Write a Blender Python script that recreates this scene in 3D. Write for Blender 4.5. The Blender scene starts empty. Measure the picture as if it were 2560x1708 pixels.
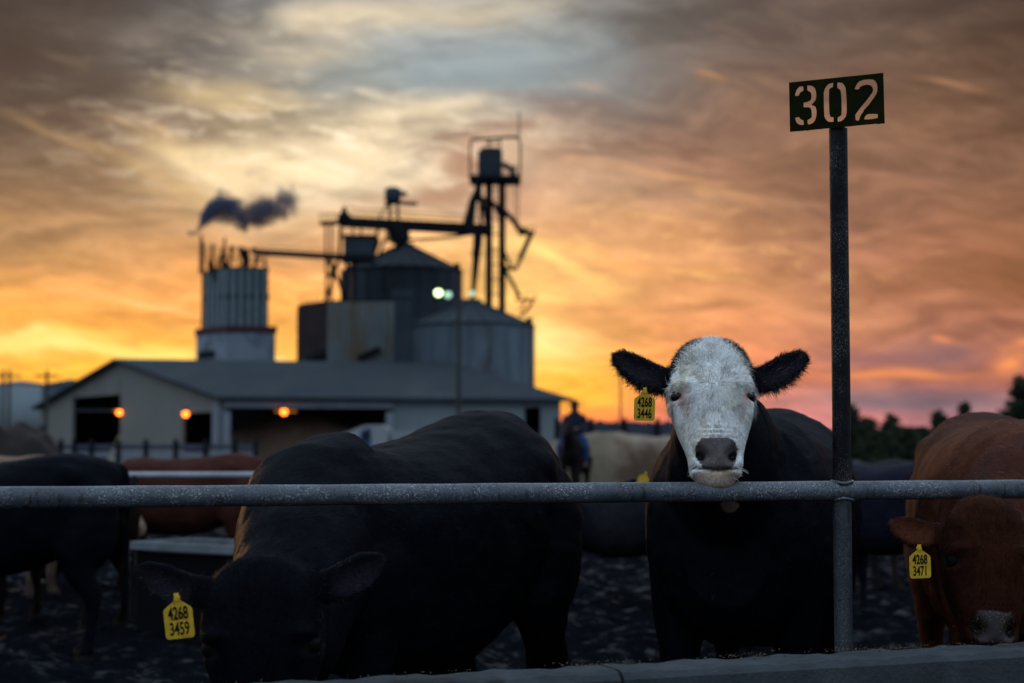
import bpy, bmesh, math, random
import numpy as np
from mathutils import Vector, Matrix
from mathutils.bvhtree import BVHTree
random.seed(7); rng = np.random.default_rng(7)
R = math.radians
SC = bpy.context.scene
COL = SC.collection
# ------------------------------------------------------------------ camera
F = 4267.0; CAMH = 1.30; PITCH = math.atan((1110-854)/F)
cam_d = bpy.data.cameras.new("camera"); cam = bpy.data.objects.new("camera", cam_d); COL.objects.link(cam)
cam.location = (0, 0, CAMH); cam.rotation_euler = (R(90)+PITCH, 0, 0)
cam_d.sensor_width = 36; cam_d.lens = 36*F/2560; cam_d.clip_start = .1; cam_d.clip_end = 9000
cam_d.dof.use_dof = True; cam_d.dof.focus_distance = 5.12; cam_d.dof.aperture_fstop = 2.7
SC.camera = cam
SC.view_settings.view_transform = 'Standard'; SC.view_settings.look = 'None'
SC.view_settings.exposure = 0; SC.view_settings.gamma = 1
SC.cycles.use_denoising = True
SC.cycles.volume_step_rate = 2.0; SC.cycles.volume_max_steps = 96
SC.cycles.max_bounces = 6; SC.cycles.sample_clamp_indirect = 4
FW = Vector((0, math.cos(PITCH), math.sin(PITCH))); UP = Vector((0, -math.sin(PITCH), math.cos(PITCH)))
def at(px, py, Y):
    d = FW + Vector(((px-1280)/F, 0, 0)) + UP*((854-py)/F)
    return Vector((0, 0, CAMH)) + d*(Y/d.y)
def lin(c):
    return tuple((v/255/12.92 if v/255 <= .04045 else ((v/255+.055)/1.055)**2.4) for v in c)
# ------------------------------------------------------------------ sky
W = bpy.data.worlds.new("World"); SC.world = W; W.use_nodes = True
NT = W.node_tree; NT.nodes.clear()
class G:
    def __init__(s, nt): s.nt = nt
    def n(s, t, **k):
        x = s.nt.nodes.new(t)
        for a, b in k.items(): setattr(x, a, b)
        return x
    def put(s, sock, v):
        if isinstance(v, bpy.types.NodeSocket): s.nt.links.new(v, sock)
        else: sock.default_value = v
    def m(s, op, a, b=0.0, c=None, clamp=False):
        x = s.n('ShaderNodeMath', operation=op); x.use_clamp = clamp
        s.put(x.inputs[0], a); s.put(x.inputs[1], b)
        if c is not None: s.put(x.inputs[2], c)
        return x.outputs[0]
    def ss(s, v, a, b, lo=0.0, hi=1.0, kind='SMOOTHSTEP'):
        x = s.n('ShaderNodeMapRange', interpolation_type=kind)
        for i, q in enumerate((v, a, b, lo, hi)): s.put(x.inputs[i], q)
        return x.outputs[0]
    def mix(s, f, a, b, bt='MIX'):
        x = s.n('ShaderNodeMix', data_type='RGBA', blend_type=bt)
        s.put(x.inputs[0], f)
        s.put(x.inputs[6], a if isinstance(a, bpy.types.NodeSocket) else (*a, 1))
        s.put(x.inputs[7], b if isinstance(b, bpy.types.NodeSocket) else (*b, 1))
        return x.outputs[2]
    def xyz(s, a, b, c=0.0):
        x = s.n('ShaderNodeCombineXYZ')
        for i, q in enumerate((a, b, c)): s.put(x.inputs[i], q)
        return x.outputs[0]
    def noise(s, v, scale, detail=4, rough=.5, dist=0.0):
        x = s.n('ShaderNodeTexNoise'); s.put(x.inputs['Vector'], v)
        x.inputs['Scale'].default_value = scale; x.inputs['Detail'].default_value = detail
        x.inputs['Roughness'].default_value = rough; x.inputs['Distortion'].default_value = dist
        return x.outputs['Fac']
    def ramp(s, f, stops, interp='LINEAR'):
        x = s.n('ShaderNodeValToRGB'); cr = x.color_ramp; cr.interpolation = interp
        while len(cr.elements) < len(stops): cr.elements.new(.5)
        for e, (p, c) in zip(cr.elements, stops): e.position = p; e.color = (*c, 1)
        s.put(x.inputs[0], f); return x.outputs[0]
g = G(NT)
XC = [0,213,427,640,853,1067,1280,1493,1707,1920,2133,2347,2560]
ROWS = [
(1105,[(200,105,60)]*6+[(215,115,75),(215,118,85),(190,115,100),(175,112,110),(165,108,108),(150,104,108),(140,100,104)]),
(1050,[(228,128,60),(232,130,58),(238,140,55),(250,150,60),(250,150,60),(250,150,65),(250,140,80),(245,140,85),(222,132,108),(200,130,125),(192,124,120),(172,118,120),(150,108,112)]),
(1000,[(250,165,60),(252,168,60),(255,172,60),(255,175,65),(255,175,65),(255,178,68),(255,185,70),(255,180,70),(238,145,98),(192,130,118),(134,110,114),(126,105,112),(148,112,114)]),
(950,[(255,185,70),(255,185,65),(255,180,62),(255,180,65),(255,180,68),(255,185,75),(255,198,88),(255,186,76),(242,155,92),(215,136,106),(194,128,106),(170,112,100),(172,110,92)]),
(880,[(255,190,92),(255,196,90),(255,196,88),(255,186,86),(252,185,90),(255,190,90),(255,208,115),(246,178,96),(236,158,95),(215,138,100),(178,118,100),(155,108,97),(164,108,88)]),
(800,[(236,168,84),(240,170,86),(242,170,88),(250,178,94),(250,182,98),(250,184,100),(250,192,108),(230,165,105),(222,154,104),(206,140,98),(188,130,98),(172,118,92),(158,105,82)]),
(700,[(215,156,92),(216,156,94),(224,160,96),(235,168,104),(240,175,110),(240,180,115),(248,200,125),(234,174,112),(214,154,104),(196,138,98),(180,125,94),(166,114,84),(154,104,72)]),
(600,[(178,138,98),(182,140,98),(190,148,106),(215,170,124),(225,176,128),(235,188,134),(240,192,128),(220,165,112),(202,148,104),(182,132,98),(166,118,92),(158,110,84),(147,101,74)]),
(500,[(146,114,86),(160,127,95),(184,150,112),(212,182,142),(212,188,156),(204,172,140),(192,150,120),(186,150,120),(174,134,106),(165,124,97),(155,114,90),(146,106,84),(138,99,76)]),
(400,[(130,106,84),(146,120,94),(176,150,118),(210,190,154),(228,208,175),(212,192,164),(172,140,118),(166,134,112),(158,120,98),(152,114,91),(145,108,87),(138,102,82),(128,94,74)]),
(300,[(104,86,72),(118,98,82),(136,118,100),(170,152,126),(188,172,146),(192,178,154),(178,168,152),(142,122,108),(138,110,93),(138,106,87),(131,99,80),(127,95,74),(118,88,70)]),
(200,[(84,73,65),(95,84,76),(114,105,96),(146,136,120),(150,150,142),(146,152,152),(146,155,157),(142,143,140),(121,107,98),(121,98,85),(119,92,77),(118,90,72),(104,79,64)]),
(100,[(70,64,60),(84,78,74),(104,101,98),(138,134,128),(156,153,146),(154,156,153),(150,157,157),(130,134,133),(106,102,98),(105,91,83),(104,86,75),(99,79,66),(88,68,56)]),
(0,[(66,60,56),(80,74,70),(98,95,93),(122,122,120),(160,155,146),(170,165,155),(175,170,158),(126,124,121),(102,96,92),(98,86,80),(95,80,72),(88,72,64),(78,62,54)]),
]
tc = g.n('ShaderNodeTexCoord'); sp = g.n('ShaderNodeSeparateXYZ'); NT.links.new(tc.outputs['Generated'], sp.inputs[0])
dx, dy, dz = sp.outputs
dys = g.m('MAXIMUM', dy, .05)
U = g.m('DIVIDE', dx, dys); V = g.m('DIVIDE', dz, dys)
wv = g.xyz(g.m('MULTIPLY', U, 7), g.m('MULTIPLY', g.m('MULTIPLY_ADD', U, .25, V), 22))
wn = g.n('ShaderNodeTexNoise'); NT.links.new(wv, wn.inputs['Vector']); wn.inputs['Scale'].default_value = 1; wn.inputs['Detail'].default_value = 5
ws = g.n('ShaderNodeSeparateColor'); NT.links.new(wn.outputs['Color'], ws.inputs[0])
U2 = g.m('ADD', U, g.m('MULTIPLY', g.m('SUBTRACT', ws.outputs[0], .5), .10))
V2 = g.m('ADD', V, g.m('MULTIPLY', g.m('SUBTRACT', ws.outputs[1], .5), g.ss(V, 0, .08, .006, .045)))
fu = g.m('MULTIPLY_ADD', U2, F/2560, .5)
col = None; prev = None
for py, cs in ROWS:
    v = (1110-py)/F
    r = g.ramp(fu, [(min(1, i/12), lin(c)) for i, c in enumerate(cs)], 'EASE')
    col = r if col is None else g.mix(g.ss(V2, prev, v, kind='LINEAR'), col, r)
    prev = v
# streaky cloud texture: thin banks that fan out from the low right
s1 = g.noise(g.xyz(g.m('MULTIPLY', U2, 9), g.m('MULTIPLY', g.m('MULTIPLY_ADD', U2, -.12, V2), 55)), 1, 6, .55, .6)
s2 = g.noise(g.xyz(g.m('MULTIPLY', U, 26), g.m('MULTIPLY', g.m('MULTIPLY_ADD', U, .18, V2), 95)), 1, 4, .6, .3)
s3 = g.noise(g.xyz(g.m('MULTIPLY_ADD', U2, 16, 5.0), g.m('MULTIPLY', g.m('MULTIPLY_ADD', U, .1, V2), 40), 3.1), 1, 3, .5, .8)
k1 = g.ss(s1, .34, .66, .82, 1.18); k2 = g.ss(s2, .34, .66, .89, 1.12)
col = g.mix(1.0, col, g.xyz(k1, k1, k1), 'MULTIPLY'); col = g.mix(1.0, col, g.xyz(k2, k2, k2), 'MULTIPLY')
# single cloud forms: px, py, half width, half height, slope(px down per px right), colour, amount
BLOBS = [
 (900,35,330,32,-.05,(225,208,178),.7),(700,120,120,26,.1,(215,195,160),.6),(820,70,110,40,.0,(222,204,172),.45),
 (560,215,130,30,.0,(226,200,152),.75),(590,245,80,28,.0,(238,208,158),.6),(700,225,140,22,.12,(218,196,155),.6),
 (330,285,80,14,.5,(205,170,120),.5),(420,300,70,18,.5,(215,178,128),.5),(110,330,110,16,.55,(190,155,112),.6),
 (960,285,190,30,-.1,(240,218,180),.75),(1100,275,110,18,-.15,(246,224,186),.6),
 (510,385,110,30,.45,(248,220,165),.8),(650,395,190,34,.0,(252,226,180),.85),(860,370,160,24,-.06,(240,216,178),.6),
 (300,390,180,24,.35,(205,170,118),.5),(480,460,150,24,.2,(220,185,135),.5),(900,330,240,20,-.08,(238,214,178),.5),
 (1250,330,150,20,-.22,(150,115,98),.8),(1330,275,160,22,-.1,(140,112,100),.7),(1120,430,150,34,-.45,(176,130,102),.85),
 (1450,240,130,24,-.06,(134,112,103),.7),(1620,180,160,26,.0,(118,104,98),.5),(1260,245,90,12,.0,(150,120,105),.6),
 (1325,395,70,45,.0,(222,196,165),.75),(1480,195,40,9,.05,(205,165,125),.7),(1820,226,34,11,.2,(222,160,100),.8),(2340,200,110,10,.1,(178,134,98),.6),
 (1020,560,200,14,.0,(252,205,130),.5),(1640,450,160,12,.1,(214,160,108),.5),(1800,495,110,12,.08,(220,165,112),.55),
 (1430,600,120,14,.15,(250,190,110),.5),(1560,655,260,14,.12,(232,170,108),.5),(1375,640,85,26,.42,(255,222,140),.95),(1470,700,60,20,.5,(255,206,120),.6),
 (1700,655,160,10,.06,(240,175,105),.55),(1400,840,70,34,.25,(255,228,150),.9),(1370,870,60,40,.1,(255,225,140),.6),
 (1420,770,230,10,.02,(214,150,98),.5),(1700,840,200,9,.0,(196,138,108),.45),(1500,905,160,8,-.05,(255,200,100),.5),(1390,930,110,12,.0,(255,214,110),.7),
 (200,870,330,13,.03,(255,232,140),.9),(60,850,160,8,.0,(255,228,140),.6),(400,898,120,10,.12,(255,236,150),.95),(330,915,150,9,.05,(250,150,45),.6),(300,740,240,10,.15,(246,186,118),.4),(420,755,80,8,.2,(252,200,130),.5),
 (700,880,60,30,.0,(255,218,120),.6),(720,895,34,11,.0,(255,240,180),.9),(60,675,90,8,.05,(214,158,108),.4),
 (1500,560,300,22,.06,(200,146,104),.35),(1800,720,330,24,.05,(222,158,112),.3),
 (2360,872,85,22,.1,(134,100,100),.85),(2375,842,34,9,.0,(240,150,96),.9),(2200,880,120,22,-.05,(140,102,100),.65),(2200,930,190,9,.0,(232,146,90),.75),(2290,918,50,12,.0,(240,150,90),.6),
 (2530,905,60,16,-.3,(244,156,96),.9),(2560,860,40,14,-.5,(240,156,96),.6),(2300,990,300,22,.0,(126,106,114),.5),(2170,1010,90,18,.0,(120,102,110),.5),
 (2150,1040,120,14,.0,(205,132,124),.5),(2050,820,160,12,.0,(200,134,104),.35),
 (60,120,260,60,.1,(62,56,52),.4),(330,180,160,22,.1,(96,84,76),.35),(160,500,200,24,.15,(150,114,84),.4),(60,560,140,16,.0,(196,150,100),.4),
]
for bx, by, rx, ry, sl, c, amt in BLOBS:
    uu = g.m('MULTIPLY', g.m('SUBTRACT', U2, (bx-1280)/F+.0), F/rx)
    vv = g.m('MULTIPLY', g.m('MULTIPLY_ADD', g.m('SUBTRACT', U2, (bx-1280)/F), sl, g.m('SUBTRACT', V2, (1110-by)/F)), F/ry)
    d = g.m('ADD', g.m('MULTIPLY', uu, uu), g.m('MULTIPLY', vv, vv))
    f = g.m('MULTIPLY', g.m('EXPONENT', g.m('MULTIPLY', d, -.9)), g.ss(s3, .3, .62, amt*.45, amt*1.12, 'LINEAR'), clamp=True)
    col = g.mix(f, col, lin(c))
# small bright cloudlets in the pale middle of the sky
s4 = g.noise(g.xyz(g.m('MULTIPLY', U, 38), g.m('MULTIPLY', g.m('MULTIPLY_ADD', U, .08, V), 125), 7.3), 1, 5, .62, .5)
def region(px, py, rx, ry):
    a_ = g.m('DIVIDE', g.m('SUBTRACT', U, (px-1280)/F), rx/F); b_ = g.m('DIVIDE', g.m('SUBTRACT', V, (1110-py)/F), ry/F)
    return g.m('EXPONENT', g.m('MULTIPLY', g.m('ADD', g.m('MULTIPLY', a_, a_), g.m('MULTIPLY', b_, b_)), -1.0))
rg_ = g.m('MULTIPLY', g.m('MAXIMUM', region(800, 320, 500, 170), g.m('MULTIPLY', region(860, 90, 300, 80), .6)), g.m('SUBTRACT', 1.0, region(1250, 160, 420, 75)))
col = g.mix(g.m('MULTIPLY', g.m('MULTIPLY', g.ss(s4, .50, .68), rg_), .75), col, lin((255, 236, 206)))
col = g.mix(g.m('MULTIPLY', g.m('MULTIPLY', g.ss(s4, .48, .32), rg_), .42), col, lin((138, 126, 112)))
rg2 = g.m('MAXIMUM', region(1650, 640, 480, 170), region(300, 760, 420, 120))
col = g.mix(g.m('MULTIPLY', g.m('MULTIPLY', g.ss(s4, .52, .70), rg2), .45), col, lin((255, 202, 128)))
col = g.mix(g.m('MULTIPLY', region(1220, 162, 390, 74), .62), col, lin((150, 162, 166)))
rg3 = g.m('MAXIMUM', region(250, 330, 380, 260), region(1900, 200, 600, 200))
col = g.mix(g.m('MULTIPLY', g.m('MULTIPLY', g.ss(s2, .52, .70), rg3), .14), col, lin((196, 158, 118)))
hsv = g.n('ShaderNodeHueSaturation'); hsv.inputs['Saturation'].default_value = 1.0; hsv.inputs['Value'].default_value = 1.27
col = g.mix(g.m('MULTIPLY', region(100, 180, 480, 260), .36), col, lin((116, 92, 76)))
col = g.mix(g.m('MULTIPLY', region(1950, 120, 620, 190), .25), col, lin((122, 98, 84)))
gm = g.n('ShaderNodeGamma'); gm.inputs[1].default_value = 1.10; NT.links.new(col, gm.inputs[0]); col = gm.outputs[0]
NT.links.new(col, hsv.inputs['Color']); col = hsv.outputs[0]
# the rest of the dome: dusk blue overhead and behind the camera
up = g.ss(dz, .0, .60)
dusk = g.mix(up, (.25, .30, .37), (.70, .90, 1.12))
front = g.m('MULTIPLY', g.ss(dy, .25, .75), g.ss(V, .26, .6, 1, 0))
full = g.mix(front, dusk, col)
low = g.ss(dz, -.03, 0.0)
full = g.mix(low, (.05, .045, .05), full)
bg = g.n('ShaderNodeBackground'); NT.links.new(full, bg.inputs[0]); bg.inputs[1].default_value = 1.0
wo = g.n('ShaderNodeOutputWorld'); NT.links.new(bg.outputs[0], wo.inputs[0])
# ------------------------------------------------------------------ last sun, low at the back left
sd = bpy.data.lights.new("sun", 'SUN'); sd.energy = .24; sd.angle = R(6); sd.color = (1.0, .55, .26)
so = bpy.data.objects.new("sun", sd); COL.objects.link(so)
sa, se = R(-24), R(5)
so.rotation_euler = Vector((math.sin(sa)*math.cos(se), math.cos(sa)*math.cos(se), math.sin(se))).to_track_quat('Z', 'Y').to_euler()
so.location = (-20, 40, 12)

# ================================================================== helpers
def tag(o, label=None, cat=None, group=None, kind=None):
    if label: o['label'] = label
    if cat: o['category'] = cat
    if group: o['group'] = group
    if kind: o['kind'] = kind
    return o
def empty(name, loc=(0,0,0), rz=0.0, label=None, cat=None, group=None):
    o = bpy.data.objects.new(name, None); COL.objects.link(o); o.location = loc; o.rotation_euler = (0, 0, rz)
    o.empty_display_size = .2
    bpy.context.view_layer.update()
    return tag(o, label, cat, group)
def link(name, me, mat=None, parent=None):
    o = bpy.data.objects.new(name, me); COL.objects.link(o)
    if mat is not None and len(me.materials) == 0: me.materials.append(mat)
    if parent: o.parent = parent
    return o
class MB:
    """collects shapes, in the coordinates of its parent's frame (inv)"""
    k = 1.0   # thickness factor for far steelwork
    def __init__(s, parent=None):
        s.v = []; s.f = []; s.sm = []
        s.parent = parent
        if parent is not None:
            s.inv = Matrix.Translation(parent.location) @ parent.rotation_euler.to_matrix().to_4x4()
            s.inv = s.inv.inverted()
        else: s.inv = Matrix.Identity(4)
    def add(s, vs, fs, smooth=False):
        b = len(s.v); s.v += [s.inv @ Vector(q) for q in vs]; s.f += [[i+b for i in q] for q in fs]; s.sm += [smooth]*len(fs)
    def box(s, c, size, rz=0.0):
        c = Vector(c); hx, hy, hz = [q/2 for q in size]; m = Matrix.Rotation(rz, 3, 'Z')
        vs = [c + m @ Vector((x*hx, y*hy, z*hz)) for x in (-1,1) for y in (-1,1) for z in (-1,1)]
        s.add(vs, [(0,1,3,2),(4,6,7,5),(0,4,5,1),(2,3,7,6),(0,2,6,4),(1,5,7,3)])
    def beam(s, a, b, w, h):
        a = Vector(a); b = Vector(b); d = (b-a).normalized()
        r = d.cross(Vector((0,0,1))); r = r.normalized() if r.length > 1e-4 else Vector((1,0,0)); u = r.cross(d)
        vs = [p + r*x*w/2 + u*y*h/2 for p in (a, b) for x, y in ((-1,-1),(1,-1),(1,1),(-1,1))]
        s.add(vs, [(3,2,1,0),(4,5,6,7),(0,1,5,4),(1,2,6,5),(2,3,7,6),(3,0,4,7)])
    def tube(s, pts, rad, n=12, smooth=True):
        rad = [q*MB.k for q in rad] if isinstance(rad, (list, tuple)) else rad*MB.k
        pts = [Vector(p) for p in pts]; rad = rad if isinstance(rad, (list, tuple)) else [rad]*len(pts)
        vs = []; fs = []
        for i, p in enumerate(pts):
            d = (pts[min(i+1, len(pts)-1)] - pts[max(i-1, 0)]).normalized()
            ref = Vector((0,0,1)) if abs(d.z) < .9 else Vector((0,1,0))
            r = d.cross(ref).normalized(); u = r.cross(d)
            vs += [p + (r*math.cos(k*2*math.pi/n) + u*math.sin(k*2*math.pi/n))*rad[i] for k in range(n)]
        for i in range(len(pts)-1):
            for k in range(n):
                a = i*n+k; b = i*n+(k+1) % n; fs.append((a, b, b+n, a+n))
        s.add(vs, fs, smooth)
        s.add([*vs[:n]], [tuple(range(n))[::-1]]); s.add([*vs[-n:]], [tuple(range(n))])
    def lathe(s, c, prof, n=32, smooth=True, a0=0.0):
        c = Vector(c); vs = []; fs = []
        for r, z in prof:
            vs += [c + Vector((r*math.cos(a0+k*2*math.pi/n), r*math.sin(a0+k*2*math.pi/n), z)) for k in range(n)]
        for i in range(len(prof)-1):
            for k in range(n):
                a = i*n+k; b = i*n+(k+1) % n; fs.append((a, b, b+n, a+n))
        fs.append(tuple(range(n))[::-1]); fs.append(tuple(range(len(vs)-n, len(vs))))
        s.add(vs, fs, smooth)
    def build(s, name, mat, loc=None):
        me = bpy.data.meshes.new(name); me.from_pydata([tuple(v) for v in s.v], [], s.f); me.validate(); me.update()
        if len(me.polygons) == len(s.sm): me.polygons.foreach_set('use_smooth', s.sm)
        bm = bmesh.new(); bm.from_mesh(me); bmesh.ops.recalc_face_normals(bm, faces=bm.faces[:]); bm.to_mesh(me); bm.free()
        return link(name, me, mat, s.parent)
def vnoise(p, scale, seed=0, octaves=4):
    """value noise, numpy, p (n,2 or 3)"""
    p = np.asarray(p, float)
    if p.shape[1] == 2: p = np.c_[p, np.zeros(len(p))]
    out = np.zeros(len(p)); amp = 1; tot = 0
    for o in range(octaves):
        q = p*scale*(2**o) + seed*17.3 + o*31.7; i = np.floor(q).astype(np.int64); f = q-i; f = f*f*(3-2*f)
        def h(a, b, c):
            n = (a*374761393 + b*668265263 + c*2147483647 + seed*1013) & 0xffffffff
            n = ((n ^ (n >> 13))*1274126177) & 0xffffffff
            return ((n ^ (n >> 16)) & 0xffff)/65535.0
        r = 0
        for a in (0,1):
            for b in (0,1):
                for c in (0,1):
                    w = (f[:,0] if a else 1-f[:,0])*(f[:,1] if b else 1-f[:,1])*(f[:,2] if c else 1-f[:,2])
                    r = r + w*h(i[:,0]+a, i[:,1]+b, i[:,2]+c)
        out += r*amp; tot += amp; amp *= .5
    return out/tot
# ------------------------------------------------------------------ materials
def mat(name, base, rough=.6, var=.25, scale=3.0, spec=.25, metal=0.0, bump=0.0, bscale=40.0, c2=None, c2amt=.5, c2scale=1.0, stretch=(1,1,1), emit=None, estr=0.0):
    m = bpy.data.materials.new(name); m.use_nodes = True; nt = m.node_tree; q = G(nt)
    b = nt.nodes['Principled BSDF']
    t = q.n('ShaderNodeTexCoord'); mp = q.n('ShaderNodeMapping'); nt.links.new(t.outputs['Object'], mp.inputs[0]); mp.inputs['Scale'].default_value = stretch
    co = mp.outputs[0]
    n1 = q.noise(co, scale, 6, .6)
    k = q.ss(n1, .3, .7, 1-var, 1+var, 'LINEAR')
    c = q.mix(1.0, base, q.xyz(k, k, k), 'MULTIPLY')
    if c2 is not None:
        n2 = q.noise(co, c2scale, 6, .65, .4)
        c = q.mix(q.ss(n2, .62-c2amt*.3, .8-c2amt*.3), c, c2)
    nt.links.new(c, b.inputs['Base Color'])
    b.inputs['Roughness'].default_value = rough; b.inputs['Specular IOR Level'].default_value = spec; b.inputs['Metallic'].default_value = metal
    nt.links.new(q.ss(n1, .3, .7, max(.05, rough-.12), min(1, rough+.12), 'LINEAR'), b.inputs['Roughness'])
    if bump:
        bp = q.n('ShaderNodeBump'); bp.inputs['Strength'].default_value = bump; bp.inputs['Distance'].default_value = .01
        nt.links.new(q.noise(co, bscale, 4, .6), bp.inputs['Height']); nt.links.new(bp.outputs[0], b.inputs['Normal'])
    if emit:
        b.inputs['Emission Color'].default_value = (*emit, 1); b.inputs['Emission Strength'].default_value = estr
    return m
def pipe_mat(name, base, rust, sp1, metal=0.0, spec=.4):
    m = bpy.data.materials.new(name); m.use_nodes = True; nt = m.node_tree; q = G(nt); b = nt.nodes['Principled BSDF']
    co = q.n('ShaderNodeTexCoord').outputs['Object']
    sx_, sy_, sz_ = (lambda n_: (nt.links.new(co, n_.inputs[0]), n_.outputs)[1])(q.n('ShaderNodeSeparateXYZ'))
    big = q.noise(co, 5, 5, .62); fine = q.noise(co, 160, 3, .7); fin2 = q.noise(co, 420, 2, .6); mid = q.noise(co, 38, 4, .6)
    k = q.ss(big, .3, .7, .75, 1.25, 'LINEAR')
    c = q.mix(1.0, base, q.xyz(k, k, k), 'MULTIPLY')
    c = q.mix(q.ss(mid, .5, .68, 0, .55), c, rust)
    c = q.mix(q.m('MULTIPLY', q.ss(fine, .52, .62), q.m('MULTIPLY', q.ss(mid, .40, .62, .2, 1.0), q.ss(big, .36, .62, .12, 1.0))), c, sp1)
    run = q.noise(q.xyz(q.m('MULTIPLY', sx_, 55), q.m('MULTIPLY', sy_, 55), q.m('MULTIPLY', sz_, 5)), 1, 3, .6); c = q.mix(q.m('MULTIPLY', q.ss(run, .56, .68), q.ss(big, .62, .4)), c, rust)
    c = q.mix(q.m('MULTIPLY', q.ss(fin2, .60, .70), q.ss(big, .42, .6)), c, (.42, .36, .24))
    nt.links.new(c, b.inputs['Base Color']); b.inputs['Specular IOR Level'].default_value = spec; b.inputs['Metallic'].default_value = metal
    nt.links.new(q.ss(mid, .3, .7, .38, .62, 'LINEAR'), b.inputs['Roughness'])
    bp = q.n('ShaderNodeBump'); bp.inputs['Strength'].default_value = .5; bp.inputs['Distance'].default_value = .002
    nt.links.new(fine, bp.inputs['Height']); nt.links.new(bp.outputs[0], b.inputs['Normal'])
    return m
def coat_mat(name, bump=.35, dirty=False):
    m = bpy.data.materials.new(name); m.use_nodes = True; nt = m.node_tree; q = G(nt); b = nt.nodes['Principled BSDF']
    a = q.n('ShaderNodeAttribute'); a.attribute_name = 'coat'
    t = q.n('ShaderNodeTexCoord'); mp = q.n('ShaderNodeMapping'); nt.links.new(t.outputs['Object'], mp.inputs[0]); mp.inputs['Scale'].default_value = (1, .35, .8)
    n1 = q.noise(mp.outputs[0], 9, 5, .6); n2 = q.noise(mp.outputs[0], 120, 3, .6); n3 = q.noise(t.outputs['Object'], 300, 2, .5)
    k = q.ss(n1, .3, .7, .72, 1.3, 'LINEAR'); c = q.mix(1.0, a.outputs['Color'], q.xyz(k, k, k), 'MULTIPLY')
    k = q.ss(n2, .3, .7, .7, 1.3, 'LINEAR'); c = q.mix(1.0, c, q.xyz(k, k, k), 'MULTIPLY')
    wet = a.outputs['Alpha']
    sp_ = q.m('MULTIPLY', q.m('MULTIPLY', q.ss(n3, .65, .71), q.ss(n1, .48, .56)), q.ss(wet, .4, .7))
    c = q.mix(sp_, c, (.62, .50, .20))
    nt.links.new(c, b.inputs['Base Color'])
    nt.links.new(q.ss(wet, 0, 1, .6, .4, 'LINEAR'), b.inputs['Roughness']); nt.links.new(q.ss(wet, 0, 1, .024, .28, 'LINEAR'), b.inputs['Specular IOR Level'])
    bp = q.n('ShaderNodeBump'); bp.inputs['Strength'].default_value = bump; bp.inputs['Distance'].default_value = .004
    nt.links.new(n2, bp.inputs['Height']); nt.links.new(bp.outputs[0], b.inputs['Normal'])
    return m
def fur_mat():
    m = bpy.data.materials.new('cattle_hair'); m.use_nodes = True; nt = m.node_tree; q = G(nt); b = nt.nodes['Principled BSDF']
    a = q.n('ShaderNodeAttribute'); a.attribute_name = 'coat'; nt.links.new(a.outputs['Color'], b.inputs['Base Color'])
    b.inputs['Roughness'].default_value = .5; b.inputs['Specular IOR Level'].default_value = .03
    return m
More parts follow.
